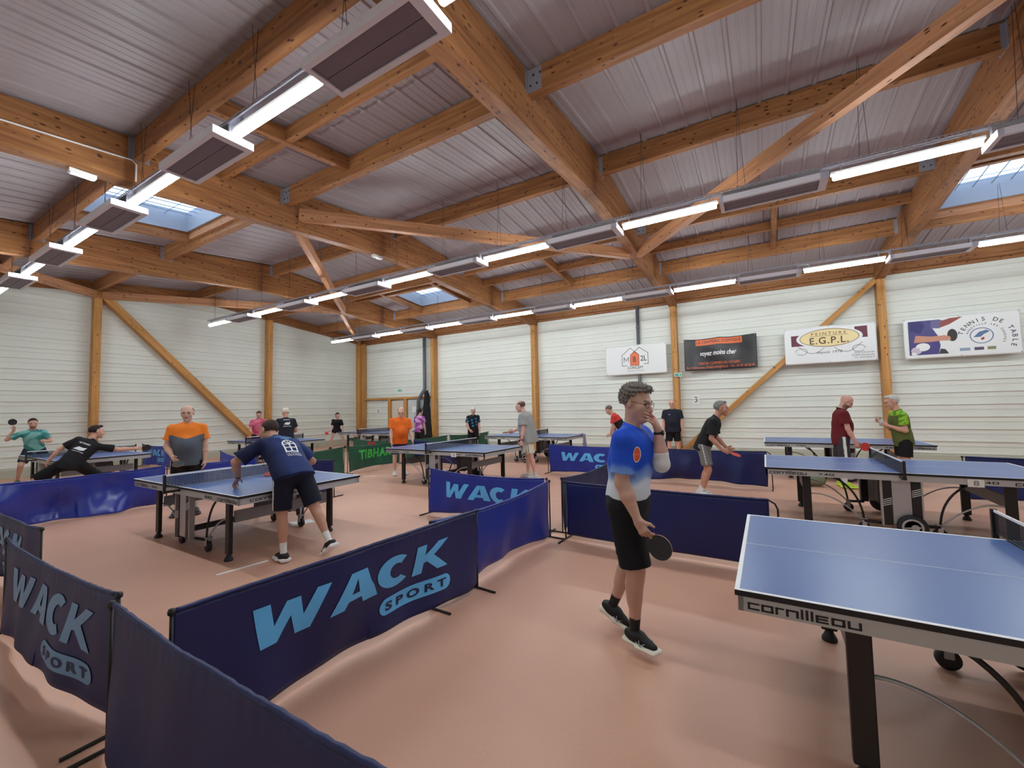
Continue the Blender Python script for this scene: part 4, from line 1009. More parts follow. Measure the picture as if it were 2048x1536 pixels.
# ------------------------------------------------------------------ wall banners
def banner(x0, x1, z0, z1, y, color, label, seed, wave=.02, dip=0.0, rough=.45):
    root = empty('wall_banner', (x0, y, z0)); tag(root, label, 'banner'); W, H = x1 - x0, z1 - z0; rnd = random.Random(seed); ph = [rnd.uniform(0, 6) for _ in range(5)]
    def S(x, z, off=0.0):
        u, t = x / W, z / H
        yy = -wave * (math.sin(u * 6 + ph[0] + t * 1.5) + .6 * math.sin(u * 13 + ph[1] - t * 2) + .8 * math.sin(t * 5 + u * 9 + ph[2]) * 4 * u * (1 - u)) - .01
        k = max(0, 1 - abs((u - .5) * 4 - round((u - .5) * 4)) * 0)
        dz = -dip * abs(math.sin(u * PI * 2)) * t
        return Vector((x, yy - off, z + dz))
    nx, nz = 60, 24; V = [S(W * i / nx, H * j / nz) for i in range(nx + 1) for j in range(nz + 1)]; F = [(i * (nz + 1) + j, (i + 1) * (nz + 1) + j, (i + 1) * (nz + 1) + j + 1, i * (nz + 1) + j + 1) for i in range(nx) for j in range(nz)]
    c = link_mesh('sheet', V, F, color, root, True); so = c.modifiers.new('t', 'SOLIDIFY'); so.thickness = .002; so.offset = 0
    for gx in (.03, W / 2, W - .03):
        for gz in (.03, H - .03):
            bm = bmesh.new(); lathe(bm, S(gx, gz, .001), (0, -1, 0), [(.012, 0), (.012, .004), (.006, .004)], 10); from_bm('eyelet', bm, M_galv, root)
    def put(vf, m, nm='print', off=.004): return lay(nm, vf, lambda x, z: S(x, z, off), m, c, .07)
    return root, put
M_ban = mat('banner_white', (236, 237, 238), rough=.45); M_banb = mat('banner_black', (44, 42, 46), rough=.42)
M_or = mat('print_orange', (236, 116, 66), rough=.5); M_gr = mat('print_dark_grey', (60, 60, 66), rough=.5); M_wh = mat('print_white', (240, 240, 240), rough=.5)
TM = text_mesh
b, put = banner(-4.66, -2.65, 2.64, 3.63, 14.27, M_ban, 'white banner with M B 2L house logo, leftmost of the four', 3, .018)
put(strokes([[(.72, .30), (.56, .30), (.56, .66), (.84, .90), (1.02, .72)]], .016), M_gr, 'house_outline'); put(strokes([[(1.28, .34), (1.42, .34), (1.42, .70), (1.14, .90), (.92, .72)]], .016), M_gr, 'house_outline')
put(poly([(.84, .30), (1.12, .30), (1.12, .66), (.98, .78), (.84, .66)]), M_or, 'orange_house'); put(strokes([[(.84, .30), (1.12, .30), (1.12, .66), (.98, .78), (.84, .66), (.84, .30)]], .014), M_gr, 'house_outline', .006)
put(fit(TM('B', .01), .93, .42, 1.03, .60), M_gr, 'letter_b', .007); put(strokes([[(.63, .43), (.63, .58), (.705, .47), (.78, .58), (.78, .43)]], .018), M_gr, 'letter_m'); put(fit(TM('2L', .01), 1.17, .44, 1.37, .62), M_gr, 'lettering_2l')
put(fit(TM('CONCEPT', .01), .74, .18, 1.26, .27), M_gr, 'concept_lettering'); put(fit(TM('Construction & Renovation'), .72, .11, 1.30, .14), M_gr, 'small_lettering')
b, put = banner(-2.11, -.12, 2.64, 3.65, 14.26, M_banb, 'black draped banner reading voyez moins cher, with orange strip', 8, .045, .04)
put(rect(.34, .80, 1.62, .985), M_or, 'orange_strip'); put(fit(TM("LA CENTRALE D'OPTIQUE", .01), .37, .84, 1.59, .95), M_banb, 'strip_lettering', .008)
put(fit(TM('voyez moins cher', .02, .3), .46, .42, 1.46, .62), M_wh, 'slogan_lettering'); put(fit(TM('CENTRE COMMERCIAL LECLERC'), .40, .18, 1.56, .26), M_or, 'address_lettering'); put(fit(TM('Rue Clemenceau 57360 AMNEVILLE - Tel : 03 87 58 20 06', .0), .06, .06, 1.92, .13), M_or, 'address_lettering')
b, put = banner(.56, 2.56, 2.64, 3.64, 14.12, M_ban, 'white banner with cream oval E.G.P.L. PEINTURE, third from left', 5, .026)
M_mar = mat('print_maroon', (104, 36, 58), rough=.5); M_cre = mat('print_cream', (240, 220, 164), rough=.5); M_br = mat('print_brown', (92, 62, 50), rough=.5)
put(rect(.16, .50, .46, .80), M_mar, 'maroon_bar'); put(rect(1.56, .62, 1.82, .92), M_mar, 'maroon_bar')
put(curve_mesh([ellipse(1.0, .68, .72, .27, 48)]), M_ban, 'white_oval', .006); put(curve_mesh([ellipse(1.0, .68, .64, .235, 48)]), M_cre, 'cream_oval', .009); put(ring(1.0, .68, .645, .24, .013, 48), M_br, 'oval_outline', .012)
put(fit(TM('PEINTURE', .0, 0, 1.5), .62, .755, 1.38, .83), M_br, 'peinture_lettering', .013); put(rect(.58, .73, 1.42, .737), M_br, 'rule', .013); put(fit(TM('E.G.P.L.', .012, 0, 1.15), .58, .52, 1.42, .70), M_br, 'egpl_lettering', .013)
for k in (-1, 1):
    P = [(1.0 + k * (.10 + .60 * t), .42 - .16 * math.sin(t * PI * 1.1) + .03 * t) for t in [i / 16 for i in range(17)]]; P2 = [(1.0 + k * (.62 + .13 * math.cos(a)), .34 + .09 * math.sin(a)) for a in [2 * PI * i / 18 for i in range(17)]]
    put(strokes([P], .010), M_gr, 'flourish'); put(strokes([P2], .010), M_gr, 'flourish')
put(fit(TM('depuis 1976', .0, .3), .72, .24, 1.28, .33), M_gr, 'since_lettering')
for i, t in enumerate(('Zone Industrielle', '57360 Amneville', 'Tel : 03 87 58 40 74')): put(fit(TM(t), 1.52 - .05 * (i == 1), .21 - .065 * i, 1.94, .245 - .065 * i), M_gr, 'contact_lettering')
b, put = banner(3.11, 5.14, 2.62, 3.63, 14.27, M_ban, 'white TENNIS DE TABLE banner with a player photo, rightmost of the four', 6, .006)
M_pu = mat('print_purple', (74, 66, 130), rough=.5); M_pu2 = mat('print_mauve', (104, 96, 140), rough=.5); M_fl = mat('print_flesh', (206, 146, 122), rough=.5); M_bl2 = mat('print_slate_blue', (96, 120, 160), rough=.5)
put(rect(.09, .09, .10, .93), M_gr, 'photo_edge'); put(poly([(.10, .09), (.62, .09), (.66, .30), (.62, .55), (.52, .76), (.64, .74), (.68, .94), (.10, .94)]), M_pu, 'shirt_print'); put(poly([(.12, .70), (.30, .62), (.40, .80), (.34, .93), (.12, .93)]), mat('print_deep_blue', (44, 40, 110)), 'shirt_shadow_print', .006)
put(poly([(.50, .74), (.66, .72), (.72, .92), (.52, .94)]), M_pu2, 'sleeve_print', .006); put(poly([(.66, .73), (.84, .80), (1.08, .96), (.86, .95), (.70, .90)]), mat('print_red_brown', (150, 72, 66)), 'upper_arm_print', .006)
put(poly([(.18, .40), (.22, .58), (.50, .53), (.74, .54), (.78, .42), (.50, .40)]), M_fl, 'forearm_print', .008); put(curve_mesh([ellipse(.88, .53, .09, .15, 24)]), mat('print_bat_brown', (52, 42, 44)), 'bat_print', .010); put(poly([(.72, .55), (.84, .50), (.85, .42), (.74, .41)]), M_fl, 'hand_print', .011)
for (x, z, rx, rz_, m) in ((.34, .28, .13, .10, M_wh), (.22, .20, .10, .09, mat('print_pale_mauve', (208, 196, 214))), (.18, .13, .06, .05, M_wh)): put(curve_mesh([ellipse(x, z, rx, rz_, 24)]), m, 'ball_print', .010)
put(poly([(.62, .09), (.80, .09), (.74, .20), (.66, .22)]), M_gr, 'shorts_print', .006)
put(ring(1.38, .47, .20, .19, .018, 32), M_bl2, 'club_ring'); put(poly([(1.24, .44), (1.34, .56), (1.46, .60), (1.52, .56), (1.42, .50), (1.36, .44)]), M_bl2, 'club_emblem'); put(poly([(1.36, .40), (1.42, .44), (1.42, .38), (1.37, .36)]), M_redp, 'club_emblem_red', .006)
def arc_text(put, s, cx, cz, R, a0, a1, h, m, nm):
    n = len(s); L = []
    for i, ch in enumerate(s):
        if ch == ' ': continue
        a = a0 + (a1 - a0) * i / (n - 1); v, f = TM(ch, 0 if ch == 'M' else .012); wm = (min(p[0] for p in v) + max(p[0] for p in v)) / 2; v = [((x - wm) * h, y * h) for x, y in v]; c_, s_ = math.cos(a - PI / 2), math.sin(a - PI / 2)
        L.append(([(cx + R[0] * math.cos(a) + x * c_ - y * s_, cz + R[1] * math.sin(a) + x * s_ + y * c_) for x, y in v], f))
    for l in L: put(l, m, nm)
arc_text(put, 'TENNIS DE TABLE', 1.46, .38, (.42, .44), PI * .88, -PI * .12, .125, M_gr, 'title_letter'); arc_text(put, 'AMNEVILLE LES THERMES', 1.44, .42, (.30, .31), PI * .88, -PI * .12, .06, M_gr, 'town_letter')
put(rect(.99, .13, 1.17, .20), mat('print_logo_blue', (150, 166, 190)), 'logo_patch'); put(rect(1.24, .13, 1.40, .20), mat('print_logo_plum', (92, 74, 104)), 'logo_patch'); put(rect(1.46, .13, 1.60, .20), mat('print_logo_olive', (140, 138, 96)), 'logo_patch')

# ------------------------------------------------------------------ wall fittings
def sign(x0, x1, z0, z1, text, label, y=14.495, color=None, tc=None, cat='sign', inset=.25, bold=.0):
    root = empty('wall_sign', (x0, y, z0)); tag(root, label, cat); W, H = x1 - x0, z1 - z0
    bm = bmesh.new(); box(bm, (0, -.012, 0), (W, 0, H)); from_bm('plate', bm, color or M_paper, root)
    v, f = fit(TM(text, bold), W * inset, H * .2, W * (1 - inset), H * .8); link_mesh('lettering', [(a, -.0135, c) for a, c in v], f, tc or M_print, root); return root
sign(-1.98, -1.74, 1.60, 1.89, '3', 'white paper sign with the number 3 on the banner wall', inset=.32)
sign(-16.42, -16.14, 1.42, 1.76, '6', 'white paper sign with a number beside the corner post', inset=.34)
M_grn = mat('exit_green', (60, 170, 140), rough=.4)
def exit_box(x, y, z, label, w_=.22, h_=.12):
    root = empty('exit_light', (x, y, z)); tag(root, label, 'exit light')
    bm = bmesh.new(); box(bm, (0, -.05, 0), (w_, 0, h_)); from_bm('case', bm, M_white, root)
    bm = bmesh.new(); box(bm, (w_ * .08, -.054, h_ * .15), (w_ * .92, -.05, h_ * .85)); from_bm('green_pane', bm, M_grn, root)
    link_mesh('arrow', [(w_ * .62, -.056, h_ * .3), (w_ * .62, -.056, h_ * .7), (w_ * .84, -.056, h_ * .5)], [(0, 1, 2)], M_wh, root)
exit_box(-2.42, 14.18, 2.48, 'small green exit light on the timber post left of the black banner'); exit_box(-14.90, 14.495, 2.47, 'small green exit light above the timber door frame')
# timber door frame, door leaf and boards
for a, b in (((-17.15, 2.16), (-12.65, 2.16)),):
    struct(beam('trim_2', (-17.15, 14.40, 2.16), (-12.65, 14.40, 2.16), .14, .10, POSTW))
for i, x in enumerate((-15.37, -14.33)):
    bm = bmesh.new(); box(bm, (0, -.07, -.09), (2.11, .07, .09)); o = from_bm('trim_%d' % (i + 3), bm, POSTW); o.matrix_world = Matrix(((0, 0, 1, x), (0, 1, 0, 14.40), (1, 0, 0, 0), (0, 0, 0, 1))); struct(o)
d1 = struct(empty('door_1', (-15.27, 14.44, 0))); bm = bmesh.new(); box(bm, (0, -.03, 0), (.84, .02, 2.05)); from_bm('door_leaf', bm, mat('door_cream', (216, 204, 190), rough=.5), d1)
bm = bmesh.new(); tube(bm, [(.76, -.04, 1.02), (.76, -.08, 1.02), (.66, -.08, 1.02)], .010, 8); from_bm('door_handle', bm, M_silver, d1, True)
d2 = struct(empty('door_2', (-14.22, 14.44, 0))); bm = bmesh.new(); box(bm, (0, -.03, 0), (.98, .02, 2.08)); from_bm('door_leaf', bm, mat('door_grey_white', (206, 210, 210), rough=.45), d2)
bm = bmesh.new(); tube(bm, [(.08, -.04, 1.02), (.08, -.08, 1.02), (.18, -.08, 1.02)], .010, 8); from_bm('door_handle', bm, M_silver, d2, True)
bm = bmesh.new(); box(bm, (-13.95, 14.395, 1.48), (-13.62, 14.408, 1.76)); tag(from_bm('notice_sheet', bm, M_paper), 'white notice sheet pinned on the grey-white door', 'notice')
# grey downpipes
M_pipe = mat('pipe_grey', (104, 106, 114), rough=.5)
def pipe(pts, label, r=.055, cols=()):
    bm = bmesh.new(); tube(bm, pts, r, 14); o = from_bm('downpipe', bm, M_pipe, None, True); tag(o, label, 'pipe')
    for p in cols: bm = bmesh.new(); lathe(bm, p, (0, 0, 1), [(r + .002, 0), (r + .012, .01), (r + .012, .05), (r + .002, .06)], 14); from_bm('pipe_collar', bm, M_pipe, o, True)
pipe([(-3.56, 14.37, 4.95), (-3.56, 14.37, 0)], 'straight grey downpipe behind the white house-logo banner', .055, [(-3.56, 14.37, 4.2), (-3.56, 14.37, 2.2)])
pipe([(-13.08, 14.30, 4.95), (-13.08, 14.30, 2.55), (-13.16, 14.28, 2.4), (-13.40, 14.26, 2.1), (-13.42, 14.26, 2.0), (-13.42, 14.26, 0)], 'grey downpipe with an offset bend beside the far doors', .075, [(-13.08, 14.30, 3.6)])
# rolled black net hanging by the far doors
def hung_net():
    F = Field(.02); rnd = random.Random(4)
    for i in range(9):
        x = -12.86 + .05 * (i - 4) * .8; F.cap((x * .4 + -12.82 * .6, 14.16 + rnd.uniform(-.03, .03), 2.42 - abs(i - 4) * .04), (x + (i - 4) * .022, 14.12 + rnd.uniform(-.05, .05), .06), .05, .075, k=.04)
    o = net_obj('hanging_net', F, mat('net_black', (22, 22, 25), rough=.9), None, None, wrinkle(.012, 9)); tag(o, 'tall black bundled net hanging beside the far timber post', 'net')
    F = Field(.02)
    for i in range(4): F.cap((-13.30 + .02 * i, 14.06, 2.0 - .05 * i), (-13.42 + .05 * i, 14.00, .05), .03, .05, k=.04)
    o = net_obj('hanging_net', F, mat('net_grey', (104, 104, 102), rough=.9), None, None, wrinkle(.01, 12)); tag(o, 'grey bundled net hanging between the downpipe and the black net', 'net')
hung_net()
# conduit and emergency lights on the rafter
bm = bmesh.new(); tube(bm, [(-7.385, -1.9, 4.72), (-7.385, 1.04, 5.05), (-7.385, 2.22, 5.16), (-7.385, 2.27, 5.12), (-7.385, 2.27, 4.88)], .011, 8); tag(from_bm('cable_conduit', bm, M_white, None, True), 'thin white conduit bent along the big rafter at upper left', 'conduit')
def emlight(x, y, z, label, sy=.26):
    root = empty('emergency_light', (x, y, z)); tag(root, label, 'emergency light')
    bm = bmesh.new(); box(bm, (-.05, -sy / 2, -.05), (.05, sy / 2, .0)); from_bm('case', bm, M_white, root)
    bm = bmesh.new(); box(bm, (-.035, -sy / 2 + .02, -.06), (.035, sy / 2 - .02, -.05)); from_bm('diffuser', bm, mat('emergency_diffuser', (226, 232, 236), rough=.4, emis=.6), root)
    bm = bmesh.new(); lathe(bm, (0, 0, -.06), (0, 0, -1), [(.012, 0), (.012, .006)], 10); from_bm('led', bm, mat('emergency_led', (230, 244, 255), emis=6), root)
emlight(-7.5, 1.76, 4.80, 'white emergency light under the big rafter, upper left'); emlight(-7.5, 6.66, 5.17, 'white emergency light under the rafter, centre of the hall')
# tape marks and paper on the floor
def flat_thing(name, P, h, m, label, cat):
    bm = bmesh.new(); lo = [bm.verts.new((x, y, .0005)) for x, y in P]; hi = [bm.verts.new((x, y, h)) for x, y in P]; bm.faces.new(lo[::-1]); bm.faces.new(hi); n = len(P)
    for i in range(n): bm.faces.new((lo[i], lo[(i + 1) % n], hi[(i + 1) % n], hi[i]))
    tag(from_bm(name, bm, m), label, cat)
flat_thing('floor_tape', [(-4.84, 2.20), (-4.80, 2.20), (-4.74, 2.68), (-4.78, 2.68)], .002, M_wh, 'white tape strip on the floor before the left table', 'tape')
flat_thing('paper_sheet', [(-6.10, 3.72), (-5.88, 3.66), (-5.76, 3.93), (-5.98, 4.0)], .002, M_wh, 'white paper sheet on the floor under the left table', 'paper')
flat_thing('floor_tape', [(-8.62, 7.18), (-8.56, 7.16), (-8.34, 7.33), (-8.40, 7.35)], .002, M_wh, 'short white tape mark on the floor left of the orange polo man', 'tape')
# towel on the far table, scorer boxes and bags
def towel():
    V = []; nx, nz = 16, 20
    for i in range(nx + 1):
        for j in range(nz + 1):
            u = i / nx; q = j / nz * .62; y = 12.14 + (u - .5) * .14
            if q < .10: V.append((-4.86 + q, y, .772 + .004 * math.sin(u * 9)))
            else: t = (q - .10) / .52; V.append((-4.735 + .006 + .02 * math.sin(u * 14) * t, 12.14 + (u - .5) * (.14 + .18 * t), .768 - .50 * t))
    F = [(i * (nz + 1) + j, (i + 1) * (nz + 1) + j, (i + 1) * (nz + 1) + j + 1, i * (nz + 1) + j + 1) for i in range(nx) for j in range(nz)]
    o = link_mesh('towel', V, F, mat('towel_lilac', (150, 140, 176), rough=.95), None, True); so = o.modifiers.new('t', 'SOLIDIFY'); so.thickness = .012; tag(o, 'lilac towel hanging from the corner of the far middle table', 'towel')
towel()
def bag(x, y, z, sx_, sy_, sz_, color, label, name='sports_bag', rz=0):
    F = Field(.02); F.cap((-sx_ / 2 + sz_ / 2, 0, sz_ / 2), (sx_ / 2 - sz_ / 2, 0, sz_ / 2), sz_ * .46, lat=(0, 1, 0), asp=sy_ / sz_, k=.03); root = empty(name, (x, y, z), rz); tag(root, label, 'bag')
    net_obj('bag_body', F, mat('bag_%d_%d_%d' % color, color, rough=.8), root, None, wrinkle(.008, 3)); bm = bmesh.new(); tube(bm, arc((-sx_ * .25, 0, sz_ * .9), (sx_ * .25, 0, sz_ * .9), (0, 0, .10), 10), .010, 6); from_bm('bag_handle', bm, M_dark, root, True)
bag(-12.6, 7.35, 0, .5, .28, .3, (150, 40, 50), 'red bag on the floor under the far left-centre table'); bag(.72, 9.95 + .0, 0, .42, .26, .24, (120, 130, 104), 'grey-green bag on the floor behind table 8')
bag(-12.35, 14.0, 0, .5, .34, .4, (34, 34, 38), 'black bag at the foot of the hanging net'); bag(-2.95, 13.7, 0, .42, .3, .62, (64, 68, 92), 'slate blue backpack on the floor before the banner wall', 'backpack')

# --- the man in the foreground
def p1_shirt(v, J, sx, fwd, sp, s):
    q = (v - J['pel']); z = q @ sp; t = np.clip((.29 - z + .02 * np.sin(q @ sx * 30)) / .13, 0, 1)
    c = mixc((34, 82, 206), (222, 230, 240), t); mid_ = (t > .2) & (t < .8); c[mid_] = mixc(c[mid_], (120, 168, 226), np.full(mid_.sum(), .35)); return c
S1 = dict(H=1.74, bulk=1.12, spine=(0, .10, 1), head=((0, .10, 1), (.10, 1, -.22)), hips=8, shoulders=4, skin=(206, 164, 146), vox=.006,
          armR=((.06, -.02, -1), (-.02, .42, -1), (-.02, .55, -1), (0, .9, .35), .95), armL=((-.08, .66, -.72), (.42, -.02, .85), (.72, -.08, .70), (-.5, -.1, .8), .32), reachL=('h', (-.066, .142, -.138), (-.05, .10, -1)), spread=.15, wr=.006,
          legR=((.02, .16, -1), (0, -.06, -1), (.30, 1, -.02)), legL=((-.02, -.06, -1), (0, -.42, -1), (0, .92, -.42)),
          hair=('spiky', (112, 104, 98), .0045), brow=(130, 112, 100), shirt=p1_shirt, shorts=(22, 23, 28), hem=.055, waist=.10, slen=.93, loose=.014, sleeve=.80, collar=None,
          glasses=True, shoe=((14, 14, 17), (236, 230, 214)), laces=mat('laces_black', (34, 34, 38)), socks=(30, 30, 34), sockh=.10, armw=1.15, legw=1.15)
P1 = person('person in blue-to-white shirt, hand over his mouth, holding a bat', (-.85, 2.98), -8, S1, .005)
J = S1['J']; sx, fwd, sp, hd, HA, s = S1['fr']
bat('black bat hanging from the hand of the man in blue and white', P1, S1, 'R', (0, .70, -.72), (1, 0, .05), flip=True)
def watch(root, spec, side, col=M_dark):
    J = spec['J']; a = J['elb' + side]; w_ = J['wri' + side]; d = nrm(w_ - a); c = w_ - d * .03; bm = bmesh.new(); lathe(bm, c - d * .010, d, [(.028, 0), (.031, .004), (.031, .018), (.028, .022)], 18); lathe(bm, c - J['palm' + side] * .027, -J['palm' + side], [(.019, 0), (.019, .010), (.015, .012)], 16)
    return from_bm('watch', bm, col, root, True)
watch(P1, S1, 'L', mat('watch_black', (22, 22, 24), rough=.4))
# light side stripes on his running shoes
for side, sg in (('R', 1), ('L', -1)):
    An, ft = J['ank' + side], J['foot' + side]; up = rot_to(ft, (0, 0, 1))[2]; lt = np.cross(up, ft); sho = [c for c in P1.children if c.name.startswith('shoe')][0 if side == 'L' else 1]
    for q in (-1, 1):
        g = lambda a, b, c: An + (ft * a + up * b + lt * c) * s
        bm = bmesh.new(); tube(bm, [g(.045, -.028, q * .047), g(.075, -.040, q * .050), g(.11, -.020, q * .040)], .0028, 6); tube(bm, [g(.095, -.052, q * .049), g(.075, -.040, q * .050), g(.065, -.014, q * .040)], .0028, 6); from_bm('side_stripe', bm, mat('shoe_stripe_grey', (150, 154, 160)), sho, True)
# white elbow sleeve
Fz = Field(.006); e = J['elbL']; u1_ = nrm(J['shoL'] - e); u2_ = nrm(J['wriL'] - e)
Fz.cap(e, e + u1_ * .13, .054, .060, k=.02, cuts=[(e + u1_ * .08, u1_)]); Fz.cap(e, e + u2_ * .12, .053, .055, k=.02, cuts=[(e + u2_ * .085, u2_)])
net_obj('elbow_sleeve', Fz, mat('elbow_sleeve_white', (226, 224, 220), rough=.8), P1)
sh = shirt_of(P1)
decal('orange_badge', curve_mesh([ellipse(0, 0, .036, .047, 30)]), P1, S1, J['mid'] + sp * .10 + sx * .085, -sx, sp, -nrm(fwd + sx * .8), mat('badge_orange', (226, 92, 52), rough=.6), sh, .003)
decal('badge_ring', ring(0, 0, .041, .052, .006, 30), P1, S1, J['mid'] + sp * .10 + sx * .085, -sx, sp, -nrm(fwd + sx * .8), M_line, sh, .0035)

# --- everybody else
def two(a, b, h): return lambda v, J, sx, fwd, sp, s: mixc(b, a, (((v - J['pel']) @ sp) > h * s).astype(float))
def p2_shirt(v, J, sx, fwd, sp, s):
    q = v - J['pel']; z = q @ sp; x = q @ sx; c = mixc((92, 100, 112), (244, 132, 44), ((z - .30 * s - .28 * np.abs(x)) > 0).astype(float)); sl = (np.abs(x) > .225 * s) & (z > .20 * s); c[sl] = (244, 132, 44); return c
def blotch(a, b, fr=22, th=0):
    def f(v, J, sx, fwd, sp, s):
        n = np.sin(v[:, 0] * fr + 2 * np.sin(v[:, 2] * fr * .7)) * np.sin(v[:, 2] * fr * 1.1 + 2 * np.sin(v[:, 1] * fr)) ; return mixc(a, b, np.clip((n - th) * 3 + .5, 0, 1))
    return f
def p17_shirt(v, J, sx, fwd, sp, s):
    q = v - J['pel']; z = q @ sp; x = np.abs(q @ sx); c = np.tile(np.array((96, 106, 58), float), (len(v), 1)); n = np.sin(v[:, 0] * 40 + 2 * np.sin(v[:, 2] * 30)) * np.sin(v[:, 2] * 44 + v[:, 1] * 30)
    m = (x > .215 * s) | (z > .45 * s); c[m] = mixc((148, 200, 54), (92, 140, 44), (n > .1).astype(float))[m]; return c
def p11_shirt(v, J, sx, fwd, sp, s):
    q = v - J['pel']; z = q @ sp; x = q @ sx; c = np.tile(np.array((26, 28, 36), float), (len(v), 1)); n = np.sin(x * 30 + z * 26) * np.sin(z * 34 - x * 12); m = (n > .35) & (z > .12 * s) & (z < .42 * s) & (q @ fwd > 0); c[m] = (64, 142, 196); return c
def side_stripe(base, st, wdt=.012, off=0):
    def f(v, J, hx, s):
        c = np.tile(np.array(base, float), (len(v), 1))
        for side, sg in (('L', -1), ('R', 1)):
            H, K = J['hip' + side], J['knee' + side]; d = nrm(K - H); q = v - H; q = q - (q @ d)[:, None] * d; o = q @ (hx * sg); b = np.cross(hx, d); m = (o > .055 * s) & (np.abs(q @ b - off) < wdt); c[m] = st
        return c
    return f
relax = lambda sg, out=.14: ((sg * out, .02, -1), (sg * .04, .22, -1), (0, .15, -1), (0, .95, .2), .45)
stand = dict(legL=((-.06, .03, -1), (-.01, -.04, -1), (-.22, 1, -.02)), legR=((.06, .03, -1), (.01, -.04, -1), (.22, 1, -.02)))
def mk(**k): d = dict(armL=relax(-1), armR=relax(1)); d.update(stand); d.update(k); return d

S2_ = mk(H=1.78, bulk=1.18, belly=.075, spine=(0, .04, 1), head=((0, .06, 1), (.15, 1, -.12)), hair=('fringe', (150, 140, 132), .001), skin=(214, 170, 150), glasses=True, beard=(196, 180, 170),
         shirt=p2_shirt, shorts=(24, 24, 28), collar=mat('collar_orange', (244, 132, 44), rough=.8), hem=-.14, armR=((.22, .0, -1), (-.34, .62, -.62), (-.2, .8, -.45), (.0, .5, .8), .8), armL=((-.14, .0, -1), (.0, .12, -1), (0, .2, -1), (.2, 1, .1), .5),
         shoe=((44, 44, 50), (70, 70, 74)), socks=(206, 200, 190), sockh=.16)
P2 = person('bald person in orange and grey polo behind the left table, holding a bat', (-8.14, 3.25), -24, S2_, .0085)
bat('bat held at the waist of the man in orange and grey polo', P2, S2_, 'R', (-.25, .85, -.45), (.1, .5, .85), flip=True)

S3 = dict(H=1.80, bulk=1.14, spine=(.05, .80, .62), arch=-.1, head=((0, .75, .66), (-.25, .9, -.3)), hips=-6, shoulders=6, skin=(196, 148, 126), hair=('short', (58, 42, 36), .0015),
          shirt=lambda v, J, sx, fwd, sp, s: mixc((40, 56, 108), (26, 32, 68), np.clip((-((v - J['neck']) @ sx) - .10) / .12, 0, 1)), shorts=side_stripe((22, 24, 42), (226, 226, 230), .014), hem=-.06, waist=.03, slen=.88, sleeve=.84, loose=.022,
          armL=((-.2, .5, -1), (-.2, .3, -.9), (0, .65, -.55), (.7, .3, .2), .55), armR=((.75, -.25, -.75), (-.85, .2, -.5), (-.8, .4, -.3), (0, .6, .6), .9), reachL=('w', (-5.16, 2.56, .885), (-.6, -.2, .3)), reachR=('w', (-4.90, 3.02, .93), (.9, -.3, .3)),
          legL=((-.02, .05, -1), (0, -.10, -1), (.1, 1, -.02)), legR=((.14, -.42, -.95), (.06, -.62, -.9), (0, .86, -.55)),
          shoe=((28, 28, 30), (236, 236, 236)), socks=(232, 232, 232), sockh=.12, laces=M_line, stripes=True, wr=.006)
P3 = person('person in navy shirt with window logo on the back, bending over the left table', (-4.57, 2.84), 178, S3, .006)
bat('pink-red bat held under the chest of the bending man in navy', P3, S3, 'R', (-.9, .35, -.1), (.15, -.25, 1), flip=False)
watch(P3, S3, 'L', M_dark)
sh = shirt_of(P3); sx, fwd, sp, hd, HA, s = S3['fr']; J = S3['J']; o3 = J['mid'] + sp * .0
W1 = curve_mesh([[(-.075, -.10), (.075, -.10), (.075, .03)] + [(.075 * math.cos(a), .03 + .075 * math.sin(a)) for a in [PI * i / 14 for i in range(1, 14)]] + [(-.075, .03)], [(-.058, -.084), (-.058, -.035), (-.008, -.035), (-.008, -.084)], [(.058, -.084), (.058, -.035), (.008, -.035), (.008, -.084)],
                 [(-.058, -.022), (-.058, .022), (-.008, .022), (-.008, -.022)], [(.058, -.022), (.058, .022), (.008, .022), (.008, -.022)],
                 [(-.058, .036), (-.045, .070), (-.008, .036)], [(.058, .036), (.045, .070), (.008, .036)], [(-.035, .080), (-.004, .090), (-.004, .045)], [(.035, .080), (.004, .090), (.004, .045)]])
decal('window_logo', W1, P3, S3, o3, sx, sp, fwd, M_line, sh, .004, .02)
decal('back_lettering', fit(text_mesh('LA MAISON', .0), -.075, -.135, .085, -.112), P3, S3, o3, sx, sp, fwd, M_line, sh, .004, .02)
decal('back_lettering', fit(text_mesh('MENUISERIE', .0), -.075, -.165, .085, -.144), P3, S3, o3, sx, sp, fwd, M_line, sh, .004, .02)
decal('vigy_lettering', fit(text_mesh('VIGY', .03), -.055, .125, .055, .155), P3, S3, o3, sx, sp, fwd, M_lb, sh, .004, .02)
decal('club_lettering', fit(text_mesh('TENNIS DE TABLE', .01), -.10, .165, .10, .185), P3, S3, o3, sx, sp, fwd, M_lb, sh, .004, .02)

S4 = mk(H=1.72, spine=(.08, .28, 1), head=((0, .25, 1), (-.1, 1, -.3)), hair=('short', (50, 34, 34)), beard=(100, 70, 60), skin=(206, 160, 142), shirt=blotch((66, 138, 138), (128, 190, 186), 16), shorts=(30, 40, 60), sleeve=.7,
        armR=((.85, -.1, -.5), (-.45, .15, .95), (-.2, .1, 1), (0, .3, .6), .8), armL=((-.45, .25, -.9), (.35, .9, .0), (.2, .9, .1), (0, .2, 1), .8),
        legR=((.30, .40, -.9), (.12, -.35, -1), (.3, 1, 0)), legL=((-.35, .35, -.9), (-.12, -.35, -1), (-.3, 1, 0)), shoe=((70, 100, 60), (96, 120, 84)))
P4 = person('person in teal blotched shirt at the far left, bat raised beside the head', (-15.75, 3.02), -12, S4, .011)
bat('black bat raised beside the head of the teal shirt player', P4, S4, 'R', (.1, .1, .95), (.1, 1, 0), flip=True)

